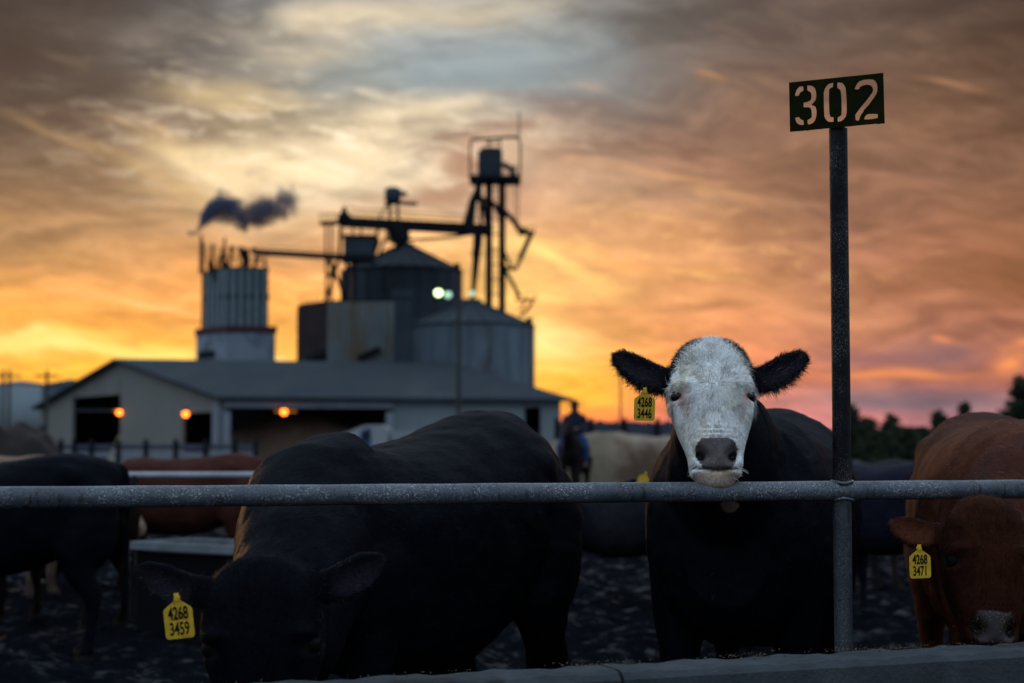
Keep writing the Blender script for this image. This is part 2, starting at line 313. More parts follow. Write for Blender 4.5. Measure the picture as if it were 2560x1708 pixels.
M = dict(
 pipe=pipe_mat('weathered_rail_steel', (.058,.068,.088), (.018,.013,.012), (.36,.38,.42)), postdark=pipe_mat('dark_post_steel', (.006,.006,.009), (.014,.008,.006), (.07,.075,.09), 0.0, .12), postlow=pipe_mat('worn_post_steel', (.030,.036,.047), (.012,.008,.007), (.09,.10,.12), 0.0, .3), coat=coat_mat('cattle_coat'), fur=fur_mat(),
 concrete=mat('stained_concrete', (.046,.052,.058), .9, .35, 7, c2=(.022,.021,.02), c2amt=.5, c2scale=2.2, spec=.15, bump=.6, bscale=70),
 feed=mat('ground_feed', (.09,.07,.04), .95, .5, 60, c2=(.17,.13,.07), c2scale=90, bump=1, bscale=120),
 plate=mat('painted_steel_plate', (.010,.011,.0022), .8, .5, 14, spec=.05, c2=(.018,.017,.003), c2amt=.2, c2scale=9),
 tagy=mat('yellow_ear_tag_plastic', (.60,.36,.025), .5, .22, 60, c2=(.30,.17,.02), c2amt=.1, c2scale=40),
 ink=mat('black_marking_ink', (.006,.006,.006), .7, .1, spec=.1),
 eye=mat('dark_eye', (.005,.004,.004), .2, .1, spec=.25), eyed=mat('shaded_black_eye', (.003,.003,.003), .5, .1, spec=.05), lid=mat('pink_eyelid_skin', (.30,.13,.12), .5, .3, 60),
 lash=mat('pale_eyelash', (.75,.72,.68), .6, .1),
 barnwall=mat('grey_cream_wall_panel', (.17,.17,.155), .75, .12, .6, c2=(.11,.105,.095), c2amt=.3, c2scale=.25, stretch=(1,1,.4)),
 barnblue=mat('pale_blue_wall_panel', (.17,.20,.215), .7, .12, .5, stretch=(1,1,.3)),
 barnroof=mat('dull_metal_roofing', (.020,.028,.036), .75, .2, .5, spec=.12, c2=(.030,.038,.045), c2amt=.4, c2scale=.15, stretch=(1,.3,.3)),
 beam=mat('painted_steel_beam', (.18,.20,.24), .6, .15, 1),
 dark=mat('dark_galvanised_steel', (.008,.010,.014), .7, .3, 1, spec=.1),
 bin=mat('corrugated_bin_steel', (.095,.125,.155), .55, .3, .5, c2=(.07,.065,.065), c2amt=.35, c2scale=.3, stretch=(1,1,.5)),
 bindark=mat('dark_corrugated_bin_steel', (.020,.030,.042), .6, .35, .5, c2=(.035,.04,.05), c2amt=.4, c2scale=.4),
 roofd=mat('bin_roof_steel', (.026,.034,.045), .7, .3, .5, spec=.15), roofk=mat('dark_bin_roof_steel', (.010,.014,.020), .7, .3, .5, spec=.1),
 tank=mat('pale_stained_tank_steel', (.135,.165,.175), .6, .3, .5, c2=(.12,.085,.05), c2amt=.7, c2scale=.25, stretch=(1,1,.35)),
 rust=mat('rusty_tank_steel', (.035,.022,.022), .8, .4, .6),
 ribw=mat('tower_rib_steel', (.15,.19,.21), .6, .25, 1.5), towerw=mat('ribbed_tower_steel', (.05,.066,.078), .55, .3, 1.2, stretch=(1,1,.15)),
 red=mat('dark_red_trim', (.05,.013,.018), .7, .3, 1), basew=mat('pale_block_wall', (.20,.24,.29), .8, .2, .8, c2=(.10,.12,.15), c2scale=.6),
 straw=mat('straw_heap', (.22,.17,.12), .95, .3, 1.2, c2=(.10,.06,.04), c2amt=.75, c2scale=.5, bump=1, bscale=6),
 manure=mat('brown_feed_heap', (.024,.017,.015), .95, .35, 1.5),
 mud=None, wood=mat('weathered_pole_wood', (.04,.038,.036), .85, .3, 2, stretch=(1,1,.1)),
 troughrim=mat('worn_trough_rim', (.15,.17,.19), .6, .4, 5), bindk=mat('black_trough_steel', (.006,.006,.007), .9, .3, 2, spec=.05), railw=mat('pale_galvanised_rail', (.30,.32,.36), .5, .3, 3), board=mat('slate_fence_board', (.055,.06,.085), .85, .35, .7),
 leaf=mat('dark_foliage', (.024,.034,.016), .8, .6, .35, c2=(.05,.075,.016), c2amt=.25, c2scale=.16), bark=mat('bark', (.03,.024,.018), .9, .3, 3),
 truck=mat('white_truck_paint', (.26,.28,.29), .35, .1, 1), blue=mat('blue_paint', (.02,.06,.16), .5, .2, 1), glass=mat('dark_glass', (.01,.012,.018), .08, .1),
 jean=mat('blue_denim', (.018,.04,.12), .9, .3, 12), jacket=mat('dark_jacket_cloth', (.015,.016,.03), .9, .3, 12), skin=mat('skin', (.22,.11,.08), .6, .1),
 felt=mat('dark_hat_felt', (.012,.011,.01), .9, .2, 9), bulbo=mat('orange_lit_bulb', (.8,.3,.05), emit=(1,.20,.02), estr=6), bulbg=mat('green_white_lit_bulb', (.8,.8,.7), emit=(.72,1,.42), estr=5),
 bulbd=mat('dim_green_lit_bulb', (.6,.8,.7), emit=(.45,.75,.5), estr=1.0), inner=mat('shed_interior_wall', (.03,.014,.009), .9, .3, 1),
)
# ================================================================== ground
def ground():
    m = bpy.data.materials.new('trampled_mud'); m.use_nodes = True; nt = m.node_tree; q = G(nt); b = nt.nodes['Principled BSDF']
    co = q.n('ShaderNodeTexCoord').outputs['Object']
    n1 = q.noise(co, 5.5, 6, .65); n2 = q.noise(co, .05, 4, .6); n3 = q.noise(co, 22, 4, .6)
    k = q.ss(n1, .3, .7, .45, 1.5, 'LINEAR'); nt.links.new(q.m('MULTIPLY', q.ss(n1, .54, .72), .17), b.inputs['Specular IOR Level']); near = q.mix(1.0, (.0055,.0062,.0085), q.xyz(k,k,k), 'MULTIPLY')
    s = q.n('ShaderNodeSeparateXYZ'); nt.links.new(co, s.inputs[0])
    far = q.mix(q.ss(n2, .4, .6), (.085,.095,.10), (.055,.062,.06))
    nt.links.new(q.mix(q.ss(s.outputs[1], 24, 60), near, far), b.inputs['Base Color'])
    nt.links.new(q.ss(n1, .35, .65, .95, .42, 'LINEAR'), b.inputs['Roughness'])
    bp = q.n('ShaderNodeBump'); bp.inputs['Strength'].default_value = .9; bp.inputs['Distance'].default_value = .03
    nt.links.new(n3, bp.inputs['Height']); nt.links.new(bp.outputs[0], b.inputs['Normal'])
    ys = [-3000, -800, -200, -60, -20, -8, -3, 0, 2]; y = 3.0
    while y < 3500: ys.append(y); y += max(.045, (y-5)*.012 if y > 5 else .045)*(1 if y < 20 else 1.6)
    xs = [0.0]; x = 0
    while x < 3500:
        x += max(.05, (x-4.5)*.05); xs.append(x)
    xs = np.array([-q_ for q_ in xs[:0:-1]] + xs); ys = np.array(ys)
    X, Y = np.meshgrid(xs, ys); P = np.c_[X.ravel(), Y.ravel()]
    fade = np.clip(1-(P[:,1]-18)/14, 0, 1)*np.clip(1-(np.abs(P[:,0])-7)/4, 0, 1)*np.clip((P[:,1]-4.9)/.5, 0, 1)
    z = (vnoise(P, 1.1, 4, 2)-.5)*.20 + (vnoise(P, 3.0, 1, 3)-.5)*.15 + (np.abs(vnoise(P, 7.0, 2, 3)-.5))*-.17
    z = z*fade; nx = len(xs); ny = len(ys)
    i = np.arange(nx*ny).reshape(ny, nx)
    f = np.stack([i[:-1,:-1], i[:-1,1:], i[1:,1:], i[1:,:-1]], -1).reshape(-1, 4)
    me = bpy.data.meshes.new('ground'); me.from_pydata(np.c_[P, z].tolist(), [], f.tolist()); me.polygons.foreach_set('use_smooth', [True]*len(f)); me.update()
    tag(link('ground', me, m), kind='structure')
ground()

# ================================================================== near fence, sign, feed bunk
def rail_depth(px): return .060*F/(56-9*px/2560)
def railpt(px):
    return at(px, 1243-19*px/2560, rail_depth(px))
A = railpt(0); B = railpt(2560); rd = (B-A).normalized()
RZ = (A.z+B.z)/2; A.z = B.z = RZ; rd = (B-A).normalized()
def onrail(px):   # x on the rail line seen at px
    k = (px-1280)/F; t = (k*A.y-A.x)/(rd.x-k*rd.y); return A + rd*t
PX = onrail(2102)
fence = empty('pipe_fence', (PX.x, PX.y, 0), 0, 'near steel pipe fence with one long speckled rail and a tall post', 'fence')
b = MB(fence); n = 90
pts = [A - rd*2.4 + rd*(t*8.2/n) for t in range(n+1)]
b.tube(pts, [.0297+.0006*math.sin(i*1.7) for i in range(n+1)], 28); b.build('rail', M['pipe'])
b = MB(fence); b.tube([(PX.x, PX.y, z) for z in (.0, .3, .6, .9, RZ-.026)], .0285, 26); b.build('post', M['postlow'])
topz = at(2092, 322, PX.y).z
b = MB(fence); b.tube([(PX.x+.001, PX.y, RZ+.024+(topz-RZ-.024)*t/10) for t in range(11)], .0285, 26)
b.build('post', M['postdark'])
b = MB(fence)   # weld collar where post and rail meet
for zz in (-.031, .031):
    vs = []
    for k in range(26):
        a = k*2*math.pi/26; r_ = .0315 + .0018*math.sin(k*5.1)
        vs.append((PX.x+math.cos(a)*r_, PX.y+math.sin(a)*r_, RZ+zz*(.72+.2*abs(math.cos(a)))+.0008*math.sin(k*3)))
    b.tube(vs+[vs[0]], .0048, 8)
b.build('weld_bead', M['pipe'])
for dxp in (-3.05, 3.05):
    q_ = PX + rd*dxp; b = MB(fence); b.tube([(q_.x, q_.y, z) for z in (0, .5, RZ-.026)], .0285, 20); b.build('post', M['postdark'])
# sign
def sign():
    ang = R(-28)
    ctr = Vector((PX.x, PX.y-.03, 0))
    tl = (1971.7, 204.6); 
    # sign frame: u runs to the right and towards the viewer
    uvec = Vector((math.cos(ang), math.sin(ang), 0))
    w, h = .300, .1555
    cpt = at(2090, 257, PX.y-.034)
    root = empty('pen_sign', (cpt.x, cpt.y, cpt.z-h/2), ang, 'dark olive stencil cut pen sign reading 302 on the tall post', 'sign')
    def uv(x, y):
        u = (x-250)/1852; yt = 350-167*u; yb = 1323-140*u; v = (yb-y)/(yb-yt)
        return ((u-.5)*w, v*h)
    P = {}
    P['3a']=[(360,600),(365,560),(395,490),(440,435),(490,422),(530,425),(537,470),(535,515),(490,535),(465,560),(445,605),(415,617),(372,620)]
    P['3b']=[(605,410),(660,408),(720,425),(765,465),(785,530),(793,600),(785,680),(775,705),(735,755),(698,788),(705,800),(750,820),(775,840),(790,890),(795,950),(785,1040),(760,1110),(715,1160),(660,1183),(618,1187),(605,1150),(602,1095),(650,1070),(685,1045),(690,980),(685,900),(670,865),(640,845),(530,843),(528,800),(530,748),(590,738),(650,715),(680,685),(688,620),(683,560),(655,530),(612,515),(605,470)]
    P['3c']=[(358,1050),(380,1038),(445,1034),(465,1070),(500,1092),(528,1100),(535,1140),(538,1185),(505,1197),(450,1188),(400,1160),(370,1110)]
    P['0a']=[(1128,360),(1128,400),(1122,450),(1070,475),(1048,500),(1045,560),(1042,700),(1045,900),(1050,980),(1070,1040),(1128,1048),(1130,1090),(1128,1140),(1080,1143),(1020,1135),(970,1090),(940,1030),(935,900),(932,700),(932,560),(955,480),(1000,410),(1050,375)]
    P['0b']=[(1205,362),(1240,355),(1300,368),(1345,410),(1372,480),(1382,600),(1390,760),(1388,960),(1370,1040),(1320,1100),(1270,1132),(1205,1143),(1200,1090),(1205,1045),(1245,1030),(1275,1000),(1282,900),(1280,700),(1272,560),(1262,510),(1205,465),(1200,410)]
    P['2a']=[(1540,500),(1560,440),(1600,370),(1640,335),(1720,310),(1820,302),(1900,308),(1945,340),(1980,400),(1988,470),(1985,550),(1955,620),(1900,700),(1820,810),(1715,925),(1715,942),(1670,1000),(1645,1050),(1630,1105),(1610,1125),(1565,1120),(1550,1090),(1547,1010),(1570,970),(1660,850),(1760,730),(1850,610),(1885,560),(1897,510),(1885,460),(1850,425),(1790,412),(1700,430),(1650,460),(1635,497),(1590,508)]
    P['2b']=[(1715,1100),(1735,1040),(1765,1005),(1810,990),(1900,990),(1987,995),(1988,1075),(1900,1095),(1800,1103)]
    cu = bpy.data.curves.new('plate', 'CURVE'); cu.dimensions = '2D'; cu.fill_mode = 'BOTH'; cu.extrude = .0016; cu.bevel_depth = .0003
    def spl(pts):
        s = cu.splines.new('POLY'); s.points.add(len(pts)-1); s.use_cyclic_u = True
        for i, (x, y) in enumerate(pts): s.points[i].co = (x, y, 0, 1)
    edge = [(248,350),(700,309),(1300,255),(1700,220),(2020,190),(2097,183),(2103,500),(2106,900),(2112,1183),(2050,1186),(1990,1196),(1960,1188),(1700,1207),(1400,1234),(1000,1264),(640,1296),(600,1305),(560,1300),(480,1309),(400,1312),(258,1323)]
    spl([uv(*p) for p in edge])
    for k in P: spl([uv(*p) for p in P[k]])
    o = bpy.data.objects.new('tmp', cu); COL.objects.link(o)
    dg = bpy.context.evaluated_depsgraph_get(); me = bpy.data.meshes.new_from_object(o.evaluated_get(dg)); bpy.data.objects.remove(o)
    me.transform(Matrix.Rotation(R(90), 4, 'X')); me.name = 'plate'; me.materials.clear()
    link('plate', me, M['plate'], root)
    b = MB(root); b.tube([(PX.x,PX.y,topz-.004),(PX.x,PX.y-.012,topz+.006)], [.027, .016], 20); b.build('weld_bead', M['plate'])
sign()
# feed bunk
BA = at(1400, 1688, 4.20); BB = at(2560, 1630, 4.72); bz = (BA.z+BB.z)/2; BA.z = BB.z = bz
bd = (BB-BA).normalized(); bn = Vector((-bd.y, bd.x, 0)).normalized()
bunk = empty('feed_bunk', (BA.x, BA.y, 0), math.atan2(bd.y, bd.x), 'long grey concrete feed bunk under the near rail, crumbs along its rim', 'feed bunk')
def bunk_parts():
    L0, L1 = -3.4, 3.2; inv = bunk
    segs = [(L0, .175-2.44), (.18-2.44, .172), (.182, .172+2.44), (.182+2.44, L1+1.5)]
    prof = [(-.20,0),(-.185,bz-.02),(-.17,bz-.004),(-.15,bz+.002),(-.04,bz),(-.02,bz-.008),(-.008,bz-.03),(.03,.38),(.12,.30),(.42,.30),(.50,.36),(.53,.50),(.56,.52),(.68,.52),(.70,.50),(.71,0)]
    for a, c in segs:
        vs = []; fs = []; N = 60
        for i in range(N+1):
            x = a+(c-a)*i/N
            for j, (y, z) in enumerate(prof):
                w = .0025*math.sin(x*23+j)+.002*math.sin(x*61+j*2) if 1 < j < 8 else 0
                vs.append((x, y+.20+w, z+w))
        m_ = len(prof)
        for i in range(N):
            for j in range(m_-1): fs.append((i*m_+j, i*m_+j+1, (i+1)*m_+j+1, (i+1)*m_+j))
        fs.append(tuple(range(m_))); fs.append(tuple(range(N*m_, (N+1)*m_))[::-1])
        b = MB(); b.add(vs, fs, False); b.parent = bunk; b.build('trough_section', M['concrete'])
    # feed
    b = MB(); vs = []; fs = []; nx, ny = 260, 16
    X = np.linspace(L0, L1+1.4, nx); Yy = np.linspace(.19, .72, ny); XX, YY = np.meshgrid(X, Yy, indexing='ij'); P = np.c_[XX.ravel(), YY.ravel()]
    Z = .36+.05*vnoise(P, 4, 5, 4)+.04*np.sin((P[:,1]-.19)/.53*math.pi)
    vs = np.c_[P, Z].tolist()
    for i in range(nx-1):
        for j in range(ny-1): k = i*ny+j; fs.append((k, k+ny, k+ny+1, k+1))
    b.add(vs, fs, True); b.parent = bunk; o = b.build('feed', M['feed']); tag(o, kind='stuff')
    b = MB()   # crumbs on the rim
    for i in range(560):
        c = random.choice([(.17,.07),(.62,.05),(.97,.10),(1.06,.06),(1.2,.09),(1.6,.5),(-.6,.6),(.5,1.2)])
        x = random.gauss(c[0], c[1]); y = random.uniform(.03,.19); y = .19-abs(random.gauss(0,.05)); 
        if y < .03: continue
        s = random.uniform(.0015,.0055); h = random.random()**2*.012*(1 if c[1] < .15 else .2)
        p = Vector((x,y,bz+h+.002)); vs = [p+Vector((random.uniform(-s,s),random.uniform(-s,s),random.uniform(-s,s)*.8)) for _ in range(4)]
        b.add(vs, [(0,1,2),(0,2,3),(0,3,1),(1,3,2)])
    b.parent = bunk; o = b.build('feed_crumbs', M['feed']); tag(o, kind='stuff')
bunk_parts()

# ================================================================== cattle
def ring(vs, c, r, u, w, h, hb=None, n=28, e=2.3):
    """superellipse ring round c; half width w along r, half height h along +u, hb along -u"""
    hb = h if hb is None else hb
    for k in range(n):
        t = 2*math.pi*k/n; ct, st = math.cos(t), math.sin(t)
        x = math.copysign(abs(ct)**(2/e), ct)*w; y = math.copysign(abs(st)**(2/e), st)*(h if st > 0 else hb)
        vs.append(tuple(c + r*x + u*y))
def loft(V_, F_, secs, n=28, e=2.3):
    b0 = len(V_)
    for (c, r, u, w, h, hb) in secs: ring(V_, Vector(c), Vector(r), Vector(u), w, h, hb, n, e)
    m_ = len(secs)
    for i in range(m_-1):
        for k in range(n):
            a = b0+i*n+k; b = b0+i*n+(k+1) % n; F_.append((a, b, b+n, a+n))
    F_.append(tuple(b0+k for k in range(n))[::-1]); F_.append(tuple(b0+(m_-1)*n+k for k in range(n)))
def chain(V_, F_, pts, n=16, e=2.0):
    """pts: (x,y,z,r) or (x,y,z,rx,rz)"""
    P = [Vector(p[:3]) for p in pts]; secs = []
    for i, p in enumerate(P):
        d = (P[min(i+1, len(P)-1)]-P[max(i-1, 0)]).normalized()
        r = Vector((1,0,0)); r = (r-d*r.dot(d)).normalized(); u = r.cross(d)*-1
        q = pts[i]; w = q[3]; h = q[4] if len(q) > 4 else q[3]
        secs.append((p, r, u, w, h, h))
    loft(V_, F_, secs, n, e)
def ellipsoid(V_, F_, c, rad, rz=0, n=14):
    secs = []; m = Matrix.Rotation(rz, 3, 'Z')
    for i in range(n+1):
        t = -1+2*i/n; t = max(-.995, min(.995, t)); s = math.sqrt(1-t*t)
        secs.append((Vector(c)+m @ Vector((0, t*rad[1], 0)), m @ Vector((1,0,0)), (0,0,1), rad[0]*s, rad[2]*s, None))
    loft(V_, F_, secs, 18, 2.0)
def remesh(V_, F_, vox, smooth=6):
    me = bpy.data.meshes.new('t'); me.from_pydata(V_, [], F_)
    bm = bmesh.new(); bm.from_mesh(me); bmesh.ops.recalc_face_normals(bm, faces=bm.faces[:]); bm.to_mesh(me); bm.free()
    o = bpy.data.objects.new('t', me); COL.objects.link(o)
    a = o.modifiers.new('r', 'REMESH'); a.mode = 'VOXEL'; a.voxel_size = vox
    s = o.modifiers.new('s', 'SMOOTH'); s.factor = .5; s.iterations = smooth
    dg = bpy.context.evaluated_depsgraph_get(); out = bpy.data.meshes.new_from_object(o.evaluated_get(dg))
    bpy.data.objects.remove(o); bpy.data.meshes.remove(me)
    return out
def arr(me, attr='co'):
    a = np.empty(len(me.vertices)*3); me.vertices.foreach_get(attr, a); return a.reshape(-1, 3)
HSEC = [(-.022,.045,.022,.05),(0,.078,.045,.085),(.03,.102,.064,.115),(.07,.119,.078,.15),(.12,.128,.082,.185),(.165,.131,.083,.205),(.21,.127,.078,.215),(.26,.117,.070,.205),(.31,.104,.066,.175),(.355,.091,.066,.145),(.395,.082,.069,.122),(.43,.080,.070,.108),(.458,.077,.062,.100),(.475,.058,.050,.09),(.495,.046,.036,.08),(.508,.030,.018,.05)]
EARS = [(.085,.100,.034),(.125,.115,.040),(.15,.112,.043),(.185,.104,.049),(.215,.094,.052),(.245,.082,.046),(.27,.070,.034),(.288,.064,.020),(.296,.062,.008)]
def sstep(x, a, b):
    t = np.clip((x-a)/(b-a), 0, 1); return t*t*(3-2*t)
def hair_mesh(root, name, P, Nn, D, L, Wd, C, curl=.0, lift=.25, taper=True):
    """ribbons lying over the coat. P,Nn,D (n,3), L,Wd (n,), C (n,3)"""
    n = len(P)
    D = D - Nn*np.sum(D*Nn, 1)[:,None]; D /= np.linalg.norm(D, axis=1)[:,None]+1e-9
    S = np.cross(Nn, D); seg = 3; V_ = np.empty((n, (seg+1)*2, 3))
    rc = rng.normal(0, 1, (n, 1))*curl
    for i in range(seg+1):
        t = i/seg
        c = P + D*(L[:,None]*t) + Nn*(L[:,None]*(lift*t - lift*.55*t*t)) + S*(rc*L[:,None]*t*t)
        w = Wd[:,None]*(1-t*.85 if taper else 1)
        V_[:, i*2] = c - S*w/2; V_[:, i*2+1] = c + S*w/2
    base = (np.arange(n)*(seg+1)*2)[:,None]
    f = np.concatenate([np.stack([base[:,0]+2*i+2, base[:,0]+2*i+3, base[:,0]+2*i+1, base[:,0]+2*i], 1) for i in range(seg)])
    me = bpy.data.meshes.new(name); v = V_.reshape(-1, 3)
    me.vertices.add(len(v)); me.vertices.foreach_set('co', v.ravel())
    me.loops.add(len(f)*4); me.polygons.add(len(f)); me.loops.foreach_set('vertex_index', f.ravel().astype(np.int32))
    me.polygons.foreach_set('loop_start', np.arange(0, len(f)*4, 4, dtype=np.int32))
    me.update(calc_edges=True); me.polygons.foreach_set('use_smooth', np.ones(len(f), bool))
    ca = me.color_attributes.new('coat', 'FLOAT_COLOR', 'POINT')
    cc = np.repeat(C, (seg+1)*2, 0); ca.data.foreach_set('color', np.c_[cc, np.zeros(len(cc))].ravel().astype(np.float32))
    nn = np.repeat(Nn + rng.normal(0, .22, Nn.shape), (seg+1)*2, 0); nn /= np.linalg.norm(nn, axis=1)[:,None]
    me.normals_split_custom_set_from_vertices(nn.tolist())
    return link(name, me, M['fur'], root)
def sample(me, n, wfn=None):
    me.calc_loop_triangles(); t = np.empty(len(me.loop_triangles)*3, np.int32); me.loop_triangles.foreach_get('vertices', t); t = t.reshape(-1, 3)
    co = arr(me); no = arr(me, 'normal'); col = np.empty(len(co)*4, np.float32); me.color_attributes['coat'].data.foreach_get('color', col); col = col.reshape(-1, 4)
    a, b, c = co[t[:,0]], co[t[:,1]], co[t[:,2]]; ar = np.linalg.norm(np.cross(b-a, c-a), axis=1)
    if wfn is not None: ar = ar*wfn((a+b+c)/3)
    i = rng.choice(len(t), n, p=ar/ar.sum()); r1 = np.sqrt(rng.random(n)); r2 = rng.random(n)
    w = np.stack([1-r1, r1*(1-r2), r1*r2], 1)[:,:,None]; T = t[i]
    return (co[T]*w).sum(1), (lambda q: q/np.linalg.norm(q, axis=1)[:,None])((no[T]*w).sum(1)), (col[T]*w).sum(1)
def make_tag(root, pos, face, up, w, number, roll=0.0, scale=1.0):
    """ear tag hanging from pos (world), facing 'face'"""
    face = Vector(face).normalized(); up = Vector(up); up = (up-face*up.dot(face)).normalized(); r = up.cross(face)*1
    r = (Matrix.Rotation(roll, 3, face) @ r); up = (Matrix.Rotation(roll, 3, face) @ up)
    W_ = w; H_ = w*1.20
    out = [(-.09,.40),(-.075,.22),(-.14,.12),(-.30,0),(-.46,-.12),(-.50,-.20),(-.50,-1.06),(-.47,-1.14),(-.42,-1.18),(.42,-1.18),(.47,-1.14),(.50,-1.06),(.50,-.20),(.46,-.12),(.30,0),(.14,.12),(.075,.22),(.09,.40)]
    b = MB(root); n = len(out); th = .0018
    bend = lambda y: face*(-.018*(y+.3)**2*W_*2)
    vs = [pos + r*x*W_ + up*y*W_ + bend(y) + face*s*th/2 for s in (1,-1) for x, y in out]
    fs = [tuple(range(n)), tuple(range(n, 2*n))[::-1]] + [(i, (i+1) % n, (i+1) % n+n, i+n) for i in range(n)]
    b.add(vs, fs); b.tube([pos+up*W_*.22+face*.004, pos+up*W_*.22-face*.012], .0065, 14)
    t_ = b.build('ear_tag', M['tagy'])
    for k, line in enumerate(number):
        cu = bpy.data.curves.new('n', 'FONT'); cu.body = line; cu.align_x = 'CENTER'; cu.size = W_*.62; cu.extrude = .0003; cu.offset = W_*.012
        o = bpy.data.objects.new('n', cu); COL.objects.link(o); dg = bpy.context.evaluated_depsgraph_get()
        me = bpy.data.meshes.new_from_object(o.evaluated_get(dg)); bpy.data.objects.remove(o)
        y0 = (-.50, -1.04)[k]
        rows = Matrix((( *r, ), ( *up, ), ( *face, ))).transposed().to_4x4()
        me.transform(MB(root).inv @ Matrix.Translation(pos + up*y0*W_ + bend(y0) + face*(th*.5+.0006)) @ rows @ Matrix.Diagonal((.56, 1, 1, 1)))
        me.name = 'printed_number'; me.materials.clear(); link('printed_number', me, M['ink'], t_)
    return t_
def cow(name, label, loc, fwd, scale=1.0, vox=.012, poll=None, hdir=(0,-.3,-.95), hnorm=None, hs=1.0, wf=1.0, tw=1.0, drop=0.0, lim=False, belly=0.0, shoulder=0.0, coat=(.012,.012,.015), coat2=None, white=False, ears=(0,0), eardroop=0.0,
        nose=(.03,.028,.03), fur=0, tagd=None, group='cattle in the pen', neckup=0.0, eyes=True, earhair=.45, headc=1.0, earw=1.0, earup=0.0, hip=1.0, earlen=1.0, under=None):
    fwd = Vector((fwd[0], fwd[1], 0)).normalized(); rz = math.atan2(-fwd.x, fwd.y)
    root = empty(name, loc, rz, label, 'cow', group)
    Minv = (Matrix.Translation(Vector(loc)) @ Matrix.Rotation(rz, 4, 'Z')).inverted(); M3 = Minv.to_3x3()
    V_, F_ = [], []; S = scale
    X = Vector((1,0,0)); Z = Vector((0,0,1))
    T = [(-.83,1.16,.07,.10,.10),(-.79,1.14,.15,.17,.2),(-.70,1.10,.22,.255,.28),(-.56,1.07,.265,.315*hip,.36),(-.42,1.05,.285,.335*hip,.39),(-.25,1.02,.295,.34*hip**.7,.41),(-.05,1.0,.325,.335,.43),(.12,.99,.33,.335,.43),(.30,.99,.31,.345,.42),(.48,1.0,.28,.355,.41),(.62,1.0,.245,.325,.38),(.72,.98,.20,.26,.32),(.80,.95,.12,.17,.2)]
    loft(V_, F_, [(Vector((0,y,z))*S, X, Z, w*S*tw, (h-shoulder*float(sstep(y,-.2,.4)))*S, (hb+belly*math.exp(-((y+.05)/.5)**2))*S) for y, z, w, h, hb in T], 32, 2.35)
    for sx in (-1, 1):
        ellipsoid(V_, F_, Vector((sx*.185,-.47,1.20))*S, (.09*S,.15*S,.11*S))
        ellipsoid(V_, F_, Vector((sx*.165,-.62,.93))*S, (.135*S,.21*S,.33*S))
        ellipsoid(V_, F_, Vector((sx*.165,.50,.94))*S, (.115*S,.17*S,.27*S))
        st = random.uniform(-.06,.06); sh = random.uniform(-.04,.04)
        chain(V_, F_, [tuple(Vector(p[:3])*S)+tuple(q*S for q in p[3:]) for p in [(sx*.15,.50,1.12,.03,.04),(sx*.17,.51,1.04,.09,.11),(sx*.19,.52,.93,.112,.145),(sx*.19,.53,.70,.085,.105),(sx*.185,.55+st*.4,.50,.06,.07),(sx*.18,.56+st*.7,.40,.055,.058),(sx*.18,.55+st*.9,.30,.040,.042),(sx*.18,.55+st,.15,.036,.036),(sx*.18,.565+st,.09,.046,.046),(sx*.18,.585+st,.045,.05,.055),(sx*.18,.595+st,.0,.056,.066)]])
        chain(V_, F_, [tuple(Vector(p[:3])*S)+tuple(q*S for q in p[3:]) for p in [(sx*.14,-.58,1.10,.04,.06),(sx*.16,-.59,1.02,.10,.15),(sx*.18,-.60,.90,.13,.19),(sx*.20,-.53,.72,.10,.145),(sx*.205,-.57+sh*.3,.58,.066,.09),(sx*.20,-.64+sh*.7,.47,.050,.066),(sx*.20,-.645+sh,.36,.042,.048),(sx*.20,-.625+sh,.16,.038,.038),(sx*.20,-.61+sh,.09,.047,.047),(sx*.20,-.585+sh,.045,.05,.055),(sx*.20,-.575+sh,.0,.056,.066)]])
    chain(V_, F_, [tuple(Vector(p[:3])*S)+(p[3]*S,) for p in [(0,-.74,1.30,.035),(0,-.84,1.27,.036),(.0,-.875,1.15,.03),(0,-.88,.9,.024),(.01,-.875,.62,.022),(.01,-.87,.5,.04),(.01,-.87,.36,.035),(.01,-.87,.26,.012)]], 10)
    # head frame in local space
    P = Minv @ Vector(poll) if poll is not None else Vector((0,1.30,1.05+neckup))*S
    a = (M3 @ Vector(hdir)).normalized() if poll is not None else Vector(hdir).normalized()
    if hnorm is None: nrm = (M3 @ Vector((0,-1,.0)) if poll is not None else Vector((0,1,0)))
    else: nrm = M3 @ Vector(hnorm)
    nrm = (nrm-a*nrm.dot(a)).normalized(); l = nrm.cross(a).normalized()
    hsec = [(P + a*s_*hs, l, nrm, w*hs*wf, f_*hs, b_*hs) for s_, w, f_, b_ in HSEC]
    loft(V_, F_, hsec, 36, 2.35)
    def H(s_, lat, f_): return P + a*s_*hs + l*lat*hs*wf + nrm*f_*hs
    for sx in (-1, 1):
        for (s_, lat, f_, r_) in ((.165,.092,.045,(.034,.030,.026)),):
            c = H(s_, sx*lat, f_); ellipsoid(V_, F_, c, tuple(q*hs for q in (.032,.03,.03)))
        # ear
        secs = []; tilt = ears[0 if sx < 0 else 1]
        for lat, s_, hh in EARS:
            k = max(0, lat-.10)*earlen; c = H(s_ - earup + k*(tilt+eardroop), sx*(min(lat,.10)+k), -.03+k*.12)
            secs.append((c, a, nrm, hh*hs*earw, .0165*hs, .0165*hs))
        loft(V_, F_, secs, 20, 2.0)
    # poll tuft and neck
    ellipsoid(V_, F_, H(.02,0,-.005), (.07*hs,.06*hs,.05*hs))
    n0 = Vector((0,.56,1.06))*S; n3 = H(.13, 0, -.13); up0 = Vector((0,0,1))
    mid = (n0+n3)/2 + Vector((0, .06*S, (n3.z-n0.z)*.08-drop))
    def nsec(c, d, w, h):
        d = d.normalized(); r = X-d*X.dot(d); r.normalize(); u = r.cross(d); return (c, r, u, w, h, h)
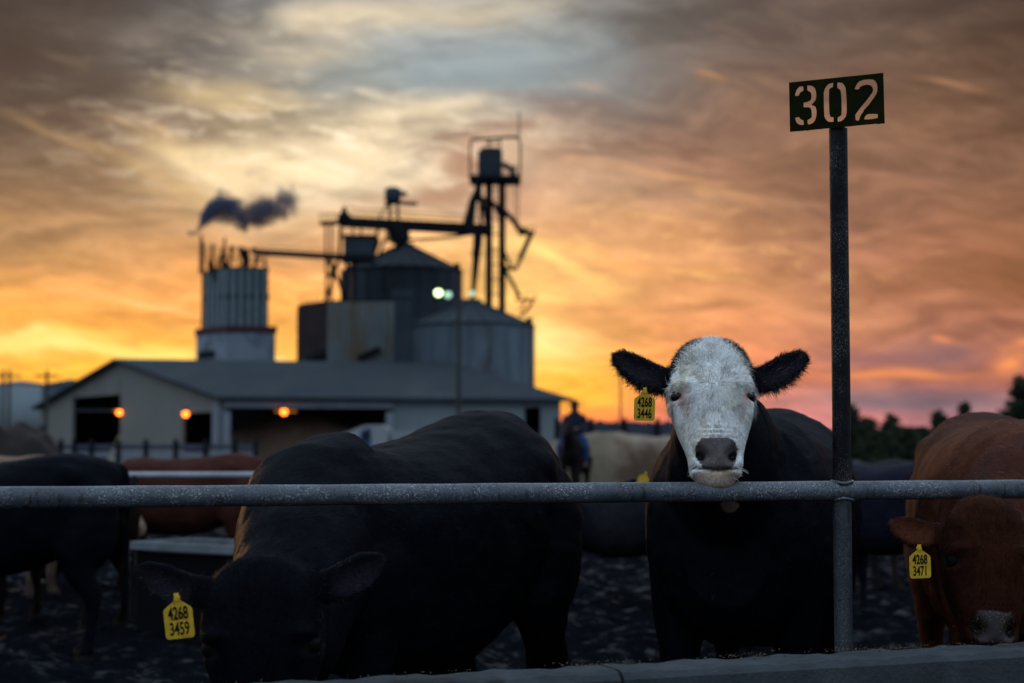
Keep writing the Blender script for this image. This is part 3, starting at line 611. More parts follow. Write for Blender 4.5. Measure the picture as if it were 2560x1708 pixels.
    loft(V_, F_, [nsec(n0+Vector((0,-.12,0))*S, Vector((0,1,0)), .22*S, .29*S), nsec(n0, (mid-n0), .215*S, .27*S), nsec(n0.lerp(mid,.55), mid-n0, .19*S, .235*S), nsec(mid, n3-n0, .165*S, .205*S),
                  nsec(mid.lerp(n3,.55), n3-mid, .14*hs, .165*hs), nsec(n3, n3-mid, .118*hs, .12*hs)], 28, 2.1)
    me = remesh(V_, F_, vox, 14 if vox < .01 else 5)
    co = arr(me); no = arr(me, 'normal')
    q = (co - np.array(P)); s_ = q @ np.array(a)/hs; lt = q @ np.array(l)/hs/wf; nh = q @ np.array(nrm)/hs
    nd = no @ np.array(nrm)
    head = (s_ > -.05) & (s_ < .53) & (np.abs(lt) < .34) & (nh > -.25) & (nh < .14)
    # ear bowls
    earm = head & (np.abs(lt) > .145) & (nd > .2)
    latn = np.clip((np.abs(lt)-.145)/.14, 0, 1); cy = np.interp(np.abs(lt), [e_[0] for e_ in EARS], [e_[1] for e_ in EARS]) ; hh = np.interp(np.abs(lt), [e_[0] for e_ in EARS], [e_[2] for e_ in EARS])
    tl = np.where(lt < 0, ears[0], ears[1]) + eardroop; cy = cy - earup + np.clip(np.abs(lt)-.10, 0, 1)*tl
    prof_ = np.clip(1-((s_-cy)/np.maximum(hh*.8, .01))**2, 0, 1)*np.sin(np.clip(latn,0,1)*math.pi)**.6
    co = co - np.array(nrm)*((earm*prof_*.019*hs)[:,None])
    # nostrils, mouth, eye sockets
    if vox < .012:
        for sx in (-1, 1):
            d2 = np.sqrt(((lt-sx*.047)/.017)**2 + ((s_-.405-(np.abs(lt)-.047)*-.5)/.020)**2)
            k = head*(nd > .1)*np.exp(-d2**2*.9)
            co = co - np.array(nrm)*((k*.042*hs)[:,None])
            d2 = np.sqrt(((lt-sx*.109)/.020)**2 + ((s_-.192)/.017)**2)
            k = head*(nh > -.06)*np.exp(-d2**2)
            co = co - np.array(nrm)*((k*.012*hs)[:,None]) - np.array(l)*((k*sx*.008*hs)[:,None])
            d2 = np.sqrt(((lt-sx*.072)/.016)**2 + ((s_-.27)/.05)**2); k = head*(nd > .1)*np.exp(-d2**2); co = co - np.array(nrm)*((k*.011*hs)[:,None])
            d2 = np.sqrt(((lt-sx*.088)/.03)**2 + ((s_-.158)/.016)**2); k = head*(nh > -.04)*np.exp(-d2**2); co = co + np.array(nrm)*((k*.008*hs)[:,None])
        ml = .462 + .012*np.clip(np.abs(lt)/.06, 0, 1.5)**2*-1
        k = head*(nh > -.03)*np.exp(-((s_-ml)/.006)**2); co = co - no*((k*.012*hs)[:,None])
        wr = head & (nd > .1) & (s_ > .30) & (s_ < .352); co = co + np.array(nrm)*((wr*np.sin((s_-.30)*2*math.pi/.017)*.0022*hs*np.clip(1-(lt/.07)**2,0,1))[:,None])
        padm = head & (nd > .1) & (s_ > .352) & (s_ < .458) & (np.abs(lt) < .058)
        co = co + no*((padm*.003*hs)[:,None])
    # a little muscle and skin unevenness
    nz = (vnoise(co, 5, 3, 3)-.5)*.038*np.where(head, .22, 1) + (vnoise(co*np.array([1,.5,1]), 22, 4, 2)-.5)*.006*np.where(head, .3, 1)
    co = co + no*nz[:,None]
    co[:,2] = np.maximum(co[:,2], .0)
    if lim:   # the neck is pressed down under the rail
        Mw = np.array(Minv.inverted()); wc = co @ Mw[:3,:3].T + Mw[:3,3]
        dd = (wc[:,:2]-np.array(A[:2])) @ np.array([-rd.y, rd.x]); zm_ = RZ-.045+np.where(dd > 0, np.maximum(0,dd-.02)*1.15, np.maximum(0,-dd-.03)*.8)
        e_ = co[:,2]-zm_; soft = .05; co[:,2] = np.where(e_ > -soft, zm_ - soft*np.exp(-np.clip((e_+soft)/soft,0,20)), co[:,2])
    me.vertices.foreach_set('co', co.ravel()); me.update()
    # coat colours
    c = np.tile(np.array(coat), (len(co), 1)); al = np.zeros(len(co))
    if coat2 is not None:
        k = sstep(vnoise(co, 2.4, 9, 3), .42, .6)[:,None]; c = c*(1-k)+np.array(coat2)*k
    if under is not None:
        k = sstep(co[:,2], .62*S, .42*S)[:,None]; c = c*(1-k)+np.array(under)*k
    hoof = (co[:,2] < .06*S); c[hoof] = (.02,.018,.016)
    if white:
        edge = vnoise(co, 30, 6, 3)-.5
        lim = np.interp(s_, [-.05,.0,.03,.08,.14,.2,.3,.5], [.01,.035,.060,.096,.124,.14,.14,.14]) + edge*.035
        wm = head & (np.abs(lt) < lim) & (nh > -.055+edge*.03-np.clip(s_-.3,0,.2)*.25) & (np.abs(lt) < .15)
        wk = wm.astype(float)[:,None]
        tone = np.clip(.93+(vnoise(co, 28, 8, 4)-.5)*.75, .38, .97)[:,None]*np.array([1,.975,.93])
        yel = sstep(vnoise(co, 14, 10, 3), .5, .66)[:,None]*.55; tone = tone*(1-yel)+tone*np.array([.74,.66,.5])*yel
        pink = np.zeros(len(co))
        for sx in (-1,1): pink += np.exp(-(((lt-sx*.100)/.020)**2 + ((s_-.205)/.022)**2))*.8 + np.exp(-(((lt-sx*.082)/.014)**2 + ((s_-.245)/.035)**2))*.35
        crs = np.zeros(len(co))
        for sx in (-1,1): crs += np.exp(-(((lt-sx*(.098-(s_-.2)*.28))/.010)**2 + ((s_-.275)/.06)**2))*.6*vnoise(co,80,4,2)*1.6
        crs = np.clip(crs,0,.75)[:,None]; tone = tone*(1-crs)+np.array([.24,.20,.17])*crs  # crease shade from eye towards nose, painted into the face colour
        pink = np.clip(pink*1.15, 0, 1)[:,None]; tone = tone*(1-pink)+np.array([.42,.22,.19])*pink
        c = c*(1-wk)+tone*wk
        drib = wm & (s_ > .463); c[drib] = c[drib]*np.array([.50,.40,.32])
        dr = np.hypot((co[:,0]-(P+a*.5*hs).x+.005)/.028, (co[:,2]-(RZ-.052))/.022) + (vnoise(co, 60, 5, 2)-.5)*.5
        dk = (sstep(-dr, -1.05, -.75)*(~head)*(no[:,1] > .1))[:,None]; c = c*(1-dk)+np.array([.20,.14,.105])*dk
    if vox < .012:
        pd = head & (nd > .0) & (s_ > .350) & (s_ < .460) & (np.abs(lt) < np.interp(s_, [.35,.38,.42,.46], [.046,.064,.056,.040]))
        k = pd.astype(float)[:,None]; pt = (.6+.8*vnoise(co, 60, 12, 3))[:,None]
        c = c*(1-k)+np.array(nose)*pt*k; al = np.where(pd, .9, al)
        for sx in (-1,1):
            d2 = np.sqrt(((lt-sx*.047)/.014)**2 + ((s_-.405-(np.abs(lt)-.047)*-.5)/.016)**2); k = (head*(nd > -.3)*(d2 < 1)).astype(float)[:,None]; c = c*(1-k)+np.array([.004,.004,.004])*k
            ie = head & (np.abs(lt) > .15) & (nd > .1); kk = (prof_[ie]*.8)[:,None]*(.4+1.2*vnoise(co[ie],90,4,2))[:,None]; c[ie] = c[ie]*(1-np.clip(kk,0,1))+(np.array(coat)*2.2+np.array([.010,.0065,.006]))*np.clip(kk,0,1)
        k = (head*(nh > -.03)*np.exp(-((s_-ml)/.004)**2))[:,None]; c = c*(1-k)+np.array([.02,.015,.012])*k
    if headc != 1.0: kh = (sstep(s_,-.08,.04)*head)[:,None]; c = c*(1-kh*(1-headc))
    c = np.clip(c, 0, 1)
    ca = me.color_attributes.new('coat', 'FLOAT_COLOR', 'POINT'); ca.data.foreach_set('color', np.c_[c, al].ravel().astype(np.float32))
    me.name = 'body'; me.materials.clear(); me.polygons.foreach_set('use_smooth', np.ones(len(me.polygons), bool)); me.update()
    body = link('body', me, M['coat'], root)
    an, ln, nn_, Pn = map(np.array, (a, l, nrm, P))
    bvh = None
    if eyes and vox < .02:
        bvh = BVHTree.FromPolygons([tuple(v) for v in co], [tuple(p.vertices) for p in me.polygons])
        for sx in (-1, 1):
            o_ = H(.192, sx*.107, .4); hit = bvh.ray_cast(o_, -nrm)[0]
            if hit is None: hit = H(.192, sx*.107, .02)
            c_ = hit - nrm*.012*hs - l*sx*.003
            b = MB(); b.parent = root
            pr = []; n_ = 16
            secs = []; V2_, F2_ = [], []
            ellipsoid(V2_, F2_, c_, (.0255*hs,)*3, 0, 16); b.add(V2_, F2_, True); eo = b.build('eye', M['eye'] if white else M['eyed'])
            b = MB(); b.parent = root
            axis = (nrm*.75 + l*sx*.66).normalized(); t1 = axis.cross(a).normalized(); t2 = axis.cross(t1)
            lp = [c_ + axis*.0125*hs + (t1*math.cos(t)*.0245 + t2*math.sin(t)*.0165)*hs for t in [k*2*math.pi/20 for k in range(21)]]
            b.tube(lp, [.0030*hs]*21, 8); b.build('eyelid', M['lid'] if white else M['ink'])
            if white:
                b = MB(); b.parent = root
                for k in range(60):
                    t = random.uniform(-.2, 1.1); p0 = c_+axis*.013*hs - a*.011*hs + t1*(t-.5)*.03*hs*1
                    d = (axis*.7 + l*sx*1.2 + a*random.uniform(.0,.8) + Vector((random.gauss(0,.15),random.gauss(0,.15),random.gauss(0,.15)))).normalized()
                    b.tube([p0, p0+d*.008, p0+d*.013+a*.004], [.0007,.0005,.0002], 4)
                b.build('eyelashes', M['lash'])
    # hair
    if fur:
        dark = np.array(coat)
        def w_near(cn):
            return np.where(cn[:,2] > .35*S, 1., .15)
        Pp, Nn, Cc = sample(me, fur, w_near)
        flow = np.tile(np.array([0,-1,-.55]), (len(Pp),1)); flow[:,0] += np.sign(Pp[:,0])*.15; flow += rng.normal(0,.10,flow.shape)
        qh = Pp-Pn; sh_ = qh@an/hs; lh = qh@ln/hs/wf; fh = qh@nn_/hs; hd = (sh_ > -.05)&(sh_ < .5)&(np.abs(lh) < .34)&(fh > -.3)
        wet = Cc[:,3] > .3
        br = (.4+rng.random((len(Pp),1))**2*1.9)*np.where(rng.random((len(Pp),1)) > .988, 7.0, 1.0)
        keep = ~hd & ~wet
        hair_mesh(root, 'coat_hair', Pp[keep], Nn[keep], flow[keep], rng.uniform(.014,.026,keep.sum()), rng.uniform(.0007,.0014,keep.sum()), np.clip(Cc[keep,:3]*br[keep]*1.1,0,1), .15, .12)
        # face
        def w_head(cn):
            qq = cn-Pn; s1_ = qq@an/hs; l1 = qq@ln/hs/wf; f1 = qq@nn_/hs
            return ((s1_ > -.06)&(s1_ < .50)&(np.abs(l1) < .135)&(f1 > -.12)).astype(float)
        Pp, Nn, Cc = sample(me, int(fur*(.75 if white else .3)), w_head); qq = Pp-Pn; s1_ = qq@an/hs; l1 = qq@ln/hs/wf
        fl = an[None]*(s1_-.165)[:,None] + ln[None]*(l1*.8)[:,None]; fl /= np.linalg.norm(fl, axis=1)[:,None]+.02; fl += rng.normal(0,.28,fl.shape)
        top = (s1_ < .10)
        fl = fl + np.where(top[:,None], rng.normal(0,.5,fl.shape), 0)
        Lh = np.where(top, rng.uniform(.014,.040,len(Pp)), rng.uniform(.008,.017,len(Pp)))*np.where(s1_ > .33, .6, 1)
        ok = (Cc[:,3] < .3) & (s1_ < .455)
        eyed = np.minimum(np.hypot(l1-.107, s1_-.192), np.hypot(l1+.107, s1_-.192)) > .028
        ok &= eyed
        br = np.where(rng.random(len(Pp)) < .14, .38, 1)[:,None]*(.78+rng.random((len(Pp),1))*.5)*(.66+.60*sstep(vnoise(Pp, 48, 15, 3), .34, .6))[:,None]  # noise darkens hair colour in patches, painting shadow between the clumps
        hair_mesh(root, 'face_hair', Pp[ok], Nn[ok], fl[ok], Lh[ok], rng.uniform(.0007,.0015,ok.sum()), np.clip(Cc[ok,:3]*br[ok]*1.06,0,.96), .35, .22)
        # ears
        def w_ear(cn):
            qq = cn-Pn; s1_ = qq@an/hs; l1 = qq@ln/hs/wf; f1 = qq@nn_/hs
            c1 = np.interp(np.abs(l1), [e_[0] for e_ in EARS], [e_[1] for e_ in EARS]) - earup + np.clip(np.abs(l1)-.10,0,1)*(np.where(l1 < 0, ears[0], ears[1])+eardroop)
            h1 = np.interp(np.abs(l1), [e_[0] for e_ in EARS], [e_[2] for e_ in EARS])
            e1 = np.abs(s1_-c1)/np.maximum(h1,.01)
            return ((np.abs(l1) > .12)&(np.abs(l1) < .31)&(np.abs(f1) < .12)&(s1_ > 0)&(s1_ < .3)).astype(float)*np.where((e1 > .8)|(np.abs(l1) > .26), 3.0, .8)
        Pp, Nn, Cc = sample(me, int(fur*.16*(1 if white else .6)), w_ear); qq = Pp-Pn; s1_ = qq@an/hs; l1 = qq@ln/hs/wf
        c1 = np.interp(np.abs(l1), [e_[0] for e_ in EARS], [e_[1] for e_ in EARS]) - earup + np.clip(np.abs(l1)-.10,0,1)*(np.where(l1 < 0, ears[0], ears[1])+eardroop)
        fl = ln[None]*(np.sign(l1)*.7)[:,None] + an[None]*((s1_-c1)/.045)[:,None] + (vnoise(Pp,55,8,2)-.5)[:,None]*an[None]*3 + rng.normal(0,.35,Pp.shape)
        Lh = np.where(s1_ > c1+.015, rng.uniform(.010,.044,len(Pp))*rng.uniform(.5,1,len(Pp)), rng.uniform(.006,.018,len(Pp)))*earhair*(.6+.8*vnoise(Pp,70,3,2))
        hair_mesh(root, 'ear_hair', Pp, Nn, fl, Lh, rng.uniform(.0009,.0016,len(Pp)), np.clip(Cc[:,:3]*(.5+rng.random((len(Pp),1))*1.6)+np.array([.010,.006,.005])+(rng.random((len(Pp),1)) > .93)*.06,0,1), .3, .75)
        # whiskers
        if white:
            b = MB(); b.parent = root
            for k in range(28):
                sx = random.choice((-1,1)); s0 = random.uniform(.43,.485); o_ = H(s0, sx*random.uniform(.045,.072), .4); hit = bvh.ray_cast(o_, -nrm)[0]
                if hit is None or (hit-H(s0, sx*.06, .03)).length > .09: continue
                d = (l*sx*random.uniform(.5,1.2)+a*random.uniform(.3,1.0)+nrm*random.uniform(0,.5)).normalized(); L_ = random.uniform(.012,.034)
                b.tube([hit, hit+d*L_*.6, hit+d*L_+a*.004], [.0006,.0004,.0002], 4)
            tag(b.build('whiskers', M['lash']), kind='stuff')
    return root, H, Minv, (P, a, l, nrm, hs)
BLACK = (.0030,.0036,.0064)
# the white faced one, chin on the rail
pw = at(1775, 866, 5.27)
hero = cow('white_faced_cow', 'black cow with a white face looking at the camera, chin on the near rail', (.90,6.30,0), (-.26,-.966), 1.04, .0062, poll=pw, hdir=(.0,-.30,-.954), hs=.90, wf=1.14, earw=1.24, earup=-.010, tw=1.12, earhair=.95,
   coat=BLACK, white=True, nose=(.085,.064,.064), fur=52000, ears=(-.16,-.16), neckup=0, earlen=1.0)
make_tag(hero[0], at(1612, 990, 5.10), (0,-1,-.02), (0,0,1), .063, ('4268','3446'), R(-1.5))
# the big black one eating
pb = at(650, 1416, 4.27)
blk = cow('black_cow', 'large black cow with lowered head and yellow tag 3459, feeding at the near rail', (-.34,5.92,0), (-.50,-.866), 1.0, lim=True, drop=.16, belly=.08, shoulder=.05, earup=.055, vox=.0085, poll=pb, hdir=(.05,-.04,-1), hs=1.02,
   coat=BLACK, fur=52000, ears=(-.06,-.03), wf=1.14, nose=(.02,.02,.022), hip=1.12, earlen=.88, earw=1.1)
make_tag(blk[0], at(443, 1512, 4.12), (.05,-1,-.05), (0,0,1), .069, ('4268','3459'), R(6))
# red one at the right
pr = at(2462, 1260, 5.16)
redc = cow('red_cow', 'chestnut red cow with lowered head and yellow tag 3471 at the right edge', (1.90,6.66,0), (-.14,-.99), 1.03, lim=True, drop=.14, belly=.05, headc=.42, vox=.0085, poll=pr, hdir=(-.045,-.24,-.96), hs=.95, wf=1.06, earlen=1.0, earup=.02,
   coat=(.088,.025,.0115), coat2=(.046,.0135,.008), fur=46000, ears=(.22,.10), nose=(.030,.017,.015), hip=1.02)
make_tag(redc[0], at(2299, 1383, 5.0), (0,-1,-.03), (0,0,1), .062, ('4268','3471'), R(2))
# the others behind
def far_cow(name, label, px, Y, fwd, scale, coat, **k):
    p = at(px, 1110, Y); return cow(name, label, (p.x, p.y, 0), fwd, scale, .017, coat=coat, eyes=False, **k)
far_cow('black_cow', 'black cow standing side on behind the fence at the left edge, rump to the right', -18, 10.2, (-.96,-.25), .90, BLACK, shoulder=.10, hdir=(0,.25,-.97), neckup=-.35, group='cattle in the pen')
far_cow('tan_cow', 'pale tan cow seen over the back of the left black cow', -8, 14.6, (.93,-.35), .90, (.17,.11,.08), coat2=(.05,.03,.025), hdir=(.0,.55,-.83), neckup=.02)
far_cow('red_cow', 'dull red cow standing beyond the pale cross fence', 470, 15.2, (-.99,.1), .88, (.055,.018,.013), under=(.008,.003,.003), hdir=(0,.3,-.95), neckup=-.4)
far_cow('dark_red_cow', 'dark red cow half hidden behind the left black cow', 150, 12.4, (-.8,.6), .82, (.010,.005,.005), hdir=(0,.3,-.95), neckup=-.3)
fc = far_cow('black_cow', 'black cow standing far back between the feeding cow and the white faced cow', 1530, 13.8, (.99,-.12), .70, (.008,.009,.012), coat2=(.014,.014,.017), hdir=(.0,.5,-.85), hs=.85, neckup=-.02)
make_tag(fc[0], at(1612, 1190, 13.2), (0,-1,0), (0,0,1), .09, ('4268','3433'), 0) if False else None
far_cow('black_cow', 'black cow with a rounded back, right of the tall post in front of the trees', 2225, 12.6, (-.55,.83), .86, (.010,.010,.020), hdir=(0,.3,-.95), neckup=-.4)
hc = at(1655, 1182, 9.6)
fh = cow('black_cow', 'black cow mostly hidden behind the white faced cow, only its ear and yellow tag showing', (1.25,10.6,0), (-.25,-.97), .80, .014, poll=at(1668,1158,9.6), hdir=(.1,-.3,-.95), hs=.9, coat=(.006,.006,.008), eyes=False, ears=(.22,.22), group='cattle in the pen')
make_tag(fh[0], at(1612, 1190, 9.52), (0,-1,0), (0,0,1), .06, (), R(-20))
far_cow('dark_brown_cow', 'dark brown cow behind the tall post', 2330, 15.5, (.9,.4), .84, (.016,.013,.013), hdir=(0,.3,-.95), neckup=-.4)

# ================================================================== pen fittings behind
def cross_fence():
    p0 = at(250, 1188, 12.6); p1 = at(1050, 1188, 12.6)
    root = empty('cross_fence', (at(338,1110,12.6).x, 12.6, 0), 0, 'pale pipe cross fence behind the left black cow', 'fence')
    b = MB(root); b.tube([p0, p1], .024, 12); b.build('rail', M['railw'])
    for px in (338, 800): 
        q_ = at(px, 1188, 12.6); b = MB(root); b.tube([(q_.x,12.6,0),(q_.x,12.6,q_.z)], .025, 12); b.build('post', M['postdark'])
    a_ = at(330, 1352, 11.6); c_ = at(620, 1374, 11.0)
    t = empty('water_trough', (a_.x, a_.y, 0), 0, 'low galvanised water trough with a pale rim behind the near rail', 'trough')
    d = (c_-a_); d.z = 0; d.normalize(); nn = Vector((-d.y,d.x,0)); L_ = (c_-a_).length
    zt = a_.z; b = MB(t)
    P0 = Vector((a_.x,a_.y,0)); 
    for (u0,v0,u1,v1) in ((0,0,L_,0),(L_,0,L_,.55),(L_,.55,0,.55),(0,.55,0,0)):
        b.beam(P0+d*u0+nn*v0+Vector((0,0,zt-.03)), P0+d*u1+nn*v1+Vector((0,0,zt-.03)), .035, .05)
    b.build('rim', M['troughrim']); b = MB(t); b.box(P0+d*L_/2+nn*.275+Vector((0,0,(zt-.07)/2)), (L_-.04,.5,zt-.07), math.atan2(d.y,d.x)); b.build('tank_side', M['bindk'])  # trough sides coloured near black, much darker than the rim
cross_fence()
def board_fence():
    a_ = at(1395,1110,58); c_ = at(1960,1110,62); root = empty('windbreak_fence', (a_.x,a_.y,0), 0, 'slate coloured board windbreak fence on the horizon left of the white faced cow', 'fence')
    ztop = at(1500,1054,58).z; n = 7
    for i in range(n):
        p = a_.lerp(c_, i/n); q_ = a_.lerp(c_, (i+.93)/n); b = MB(root); k = 12
        for j in range(k):
            u = p.lerp(q_, j/k); w = p.lerp(q_, (j+.94)/k); h = ztop+random.uniform(-.05,.05)
            b.beam((u.x,u.y,h/2),(w.x,w.y,h/2), .04, h)
        b.build('board_panel', M['board'])
    for i in range(n+1):
        p = a_.lerp(c_, i/n-.005); b = MB(root); b.tube([(p.x,p.y-.1,0),(p.x,p.y-.1,ztop+.12)], .09, 8); b.build('post', M['dark'])
board_fence()
def heap(name, label, cat, c, rx, ry, h, m, seed, flat=1.0):
    n = 60; root = None; X = np.linspace(-1,1,n*2); Y = np.linspace(-1,1,n); XX, YY = np.meshgrid(X, Y, indexing='ij'); P = np.c_[XX.ravel(), YY.ravel()]
    r = np.sqrt(P[:,0]**2+P[:,1]**2); z = np.clip(1-r**(2.2*flat),0,1)**.75*h*(.74+.42*vnoise(P,2.6,seed,3)) + (vnoise(P,9,seed+1,3)-.5)*.12*(r < 1) - .03
    b = MB(); m_ = n
    b.add(np.c_[P[:,0]*rx, P[:,1]*ry, z].tolist(), [(i*m_+j, (i+1)*m_+j, (i+1)*m_+j+1, i*m_+j+1) for i in range(2*n-1) for j in range(n-1)], True)
    o = b.build(name, m); o.location = c; tag(o, label, cat, kind=None); return o
p = at(1700,1110,42); heap('straw_pile', 'long tan straw pile in front of the windbreak fence', 'straw pile', (p.x,p.y,0), 3.7, 1.8, 1.5, M['straw'], 21, 6)
p = at(20,1110,36); heap('manure_heap', 'dark brown rounded heap at the left edge in front of the pale tank', 'heap', (p.x,p.y,0), 1.35, 1.2, 1.78, M['manure'], 31, 1.5)

# pen rider
def rider():
    Y = 39.0; p = at(1424,1110,Y); ox, oy = p.x+.12, Y; V_, F_ = [], []
    h = empty('horse', (ox,oy,0), 0, 'dark saddled horse under the rider by the straw pile', 'horse')
    for args in [((0,0,1.15),(.27,.75,.33)),((0,-.6,1.15),(.25,.3,.33)),((0,.55,1.2),(.22,.3,.34))]: ellipsoid(V_, F_, *args)
    for x in (-.16,.16):
        chain(V_, F_, [(x,.5,1.0,.12),(x,.52,.6,.07),(x,.52,.3,.05),(x,.53,.06,.05),(x,.55,0,.07)]); chain(V_, F_, [(x,-.65,1.0,.16),(x,-.7,.6,.08),(x,-.72,.3,.05),(x,-.7,.06,.05),(x,-.68,0,.07)])
    chain(V_, F_, [(0,.6,1.25,.2,.26),(0,.85,1.5,.13,.2),(0,1.02,1.68,.1,.14)]); chain(V_, F_, [(0,.95,1.72,.09,.11),(0,1.15,1.62,.08,.1),(0,1.35,1.5,.06,.07),(0,1.45,1.44,.05,.05)]); chain(V_, F_, [(0,-.85,1.3,.05),(0,-1.0,1.0,.07),(0,-1.02,.6,.04)])
    for x in (-.05,.05): chain(V_, F_, [(x,.95,1.8,.03),(x,.94,1.9,.012)])
    me = remesh(V_, F_, .03, 3); me.name = 'body'; me.materials.clear(); me.polygons.foreach_set('use_smooth', [True]*len(me.polygons))
    me.color_attributes.new('coat','FLOAT_COLOR','POINT').data.foreach_set('color', np.tile([.014,.011,.012,0],len(me.vertices)).astype(np.float32)); link('body', me, M['coat'], h)
    h.rotation_euler = (0,0,R(168))
    V_, F_ = [], []; r = empty('person', (ox,oy,1.30), R(168), 'person in a dark jacket and blue jeans sitting on the dark horse', 'person')
    chain(V_, F_, [(0,0,.16,.17,.13),(0,.01,.35,.16,.12),(0,.01,.55,.19,.13),(0,.0,.68,.15,.10),(0,.01,.73,.075,.075),(0,.03,.79,.09,.105),(0,.03,.88,.085,.10),(0,.02,.94,.04,.05)])
    for x in (-1,1):
        chain(V_, F_, [(x*.09,.0,.14,.11),(x*.24,.22,.08,.095),(x*.29,.30,-.05,.075),(x*.29,.26,-.35,.055),(x*.29,.25,-.47,.045),(x*.29,.36,-.5,.04)]); chain(V_, F_, [(x*.17,0,.62,.065),(x*.27,.03,.42,.052),(x*.18,.26,.33,.042),(x*.07,.38,.34,.035)])
    me = remesh(V_, F_, .018, 2); me.name = 'body'; me.materials.clear(); me.polygons.foreach_set('use_smooth', [True]*len(me.polygons)); link('body', me, M['skin'], r)
    # clothes as their own shells over the body
    def shell(pts_list, name, m_, vx=.02):
        V2, F2 = [], []
        for q_ in pts_list: chain(V2, F2, q_)
        me = remesh(V2, F2, vx, 2); me.name = name; me.materials.clear(); link(name, me, m_, r)
    shell([[(0,0,.17,.19,.15),(0,.01,.35,.18,.14),(0,.01,.55,.21,.15),(0,.0,.70,.15,.11),(0,.0,.74,.07,.07)]]+[[(x*.17,0,.64,.085),(x*.27,.03,.42,.07),(x*.18,.26,.33,.058),(x*.11,.33,.33,.05)] for x in (-1,1)], 'jacket', M['jacket'])
    shell([[(x*.08,.0,.18,.13),(x*.09,.0,.12,.13),(x*.24,.22,.07,.112),(x*.29,.30,-.06,.092),(x*.29,.26,-.36,.072),(x*.29,.255,-.42,.07)] for x in (-1,1)], 'jeans', M['jean'])
    b = MB(); b.parent = r; b.lathe((0,.03,.87), [(.25,.0),(.25,.014),(.10,.02),(.095,.10),(.07,.125),(.02,.12)], 20); b.build('hat', M['felt'])
rider()

# ================================================================== barn
R0 = Vector((-17.0,100,0)); gd = Vector((-.534,.846,0)); ld = Vector((.97,.243,0)); ZE, ZR = 4.04, 6.9; GW = 35.2; LL = 20.6; RS = 17.3
def G_(s, z=0, off=0): return R0 + gd*s + Vector((0,0,z)) - gd.cross(Vector((0,0,1)))*-off*0 + Vector((-.846,-.534,0))*off
def L_(t, z=0, off=0): return R0 + ld*t + Vector((0,0,z)) + Vector((.243,-.97,0))*off
def s_at(px):  # gable wall coordinate seen at px
    k = (px-1280)/F; return (k*R0.y-R0.x)/(gd.x-k*gd.y)
def t_at(px):
    k = (px-1280)/F; return (k*R0.y-R0.x)/(ld.x-k*ld.y)
barn = empty('feed_barn', tuple(R0), 0, 'long open fronted feed barn with a grey metal roof, cream gable end and dark doorways', 'barn')
def roofz(s): return ZE + (ZR-ZE)*(s/RS if s < RS else (GW-s)/(GW-RS))
def wall_poly(b, P, s0, s1, z0, z1f, th=.18, out=Vector((-.846,-.534,0))):
    """vertical panel from s0 to s1 (P maps s,z to a point); top follows z1f"""
    n = 8; A_ = [(s0+(s1-s0)*i/n) for i in range(n+1)]
    vs = []
    for s in A_:
        for z in (z0, z1f(s)):
            for o in (0, -th): vs.append(P(s, z)+out*o)
    fs = []
    for i in range(n):
        a_ = i*4; c_ = a_+4
        fs += [(a_,c_,c_+2,a_+2),(a_+1,a_+3,c_+3,c_+1),(a_+2,c_+2,c_+3,a_+3),(a_,a_+1,c_+1,c_)]
    fs += [(0,2,3,1),(n*4,n*4+1,n*4+3,n*4+2)]
    b.add(vs, fs)
sd1, sd2 = s_at(301.5), s_at(182); sd3, sd4 = s_at(531), s_at(457)
def zpx(py, px, s): p = G_(s); return CAMH + (1110-py)/F*p.y
zd1 = zpx(986, 302, sd1); zd3 = zpx(1030, 500, sd3)
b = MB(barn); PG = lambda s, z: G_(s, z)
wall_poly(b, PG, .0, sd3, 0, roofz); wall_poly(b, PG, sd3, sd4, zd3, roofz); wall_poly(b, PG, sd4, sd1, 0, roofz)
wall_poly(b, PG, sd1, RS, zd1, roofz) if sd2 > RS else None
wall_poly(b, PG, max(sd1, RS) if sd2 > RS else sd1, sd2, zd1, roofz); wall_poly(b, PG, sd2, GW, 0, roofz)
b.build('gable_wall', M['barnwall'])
# roof slabs
def roof():
    ov = .5; Lr = 22.2
    def rp(s, t, dz): return R0 + gd*s + ld*t + Vector((0,0,roofz_ext(s)+dz))
    def roofz_ext(s): return ZE + (ZR-ZE)*(s/RS) if s < RS else ZR-(ZR-ZE)*((s-RS)/(GW-RS))
    for (s0, s1, nm) in ((-.6, RS, 'roof'), (RS, GW+.6, 'roof')):
        b = MB(barn); n = 70
        vs = []; fs = []
        for i in range(n*2+1):
            f = i/(n*2); rib = .03 if i % 2 == 0 else 0.0
            for s in (s0, s1):
                Tt = -.55 + f*((LL+.5 if s < RS else Lr+.5)+.55)
                vs.append(rp(s, Tt, .10+rib)); vs.append(rp(s, Tt, -.06))
        for i in range(n*2):
            a_ = i*4; c_ = a_+4
            fs += [(a_,c_,c_+2,a_+2),(a_+1,a_+3,c_+3,c_+1),(a_,a_+1,c_+1,c_),(a_+2,c_+2,c_+3,a_+3)]
        fs += [(0,2,3,1),(n*8,n*8+1,n*8+3,n*8+2)]
        b.add(vs, fs); b.build('roof', M['barnroof'])
roof()
td1 = t_at(984); td2 = t_at(1312); td3 = t_at(1352); ZB = 3.45
b = MB(barn); PL = lambda t, z: L_(t, z); OUTL = Vector((.243,-.97,0))
zt = lambda t: ZE-.12
wall_poly(b, PL, td1, td2, 0, zt, out=OUTL); wall_poly(b, PL, td2, td3, 3.55, lambda t: ZE-.12, out=OUTL); wall_poly(b, PL, td3, LL, 0, zt, out=OUTL)
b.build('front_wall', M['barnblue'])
b = MB(barn); b.beam(L_(.15,ZB+.18,.08), L_(td1-.02,ZB+.18,.08), .22, .40); b.build('header_beam', M['beam'])
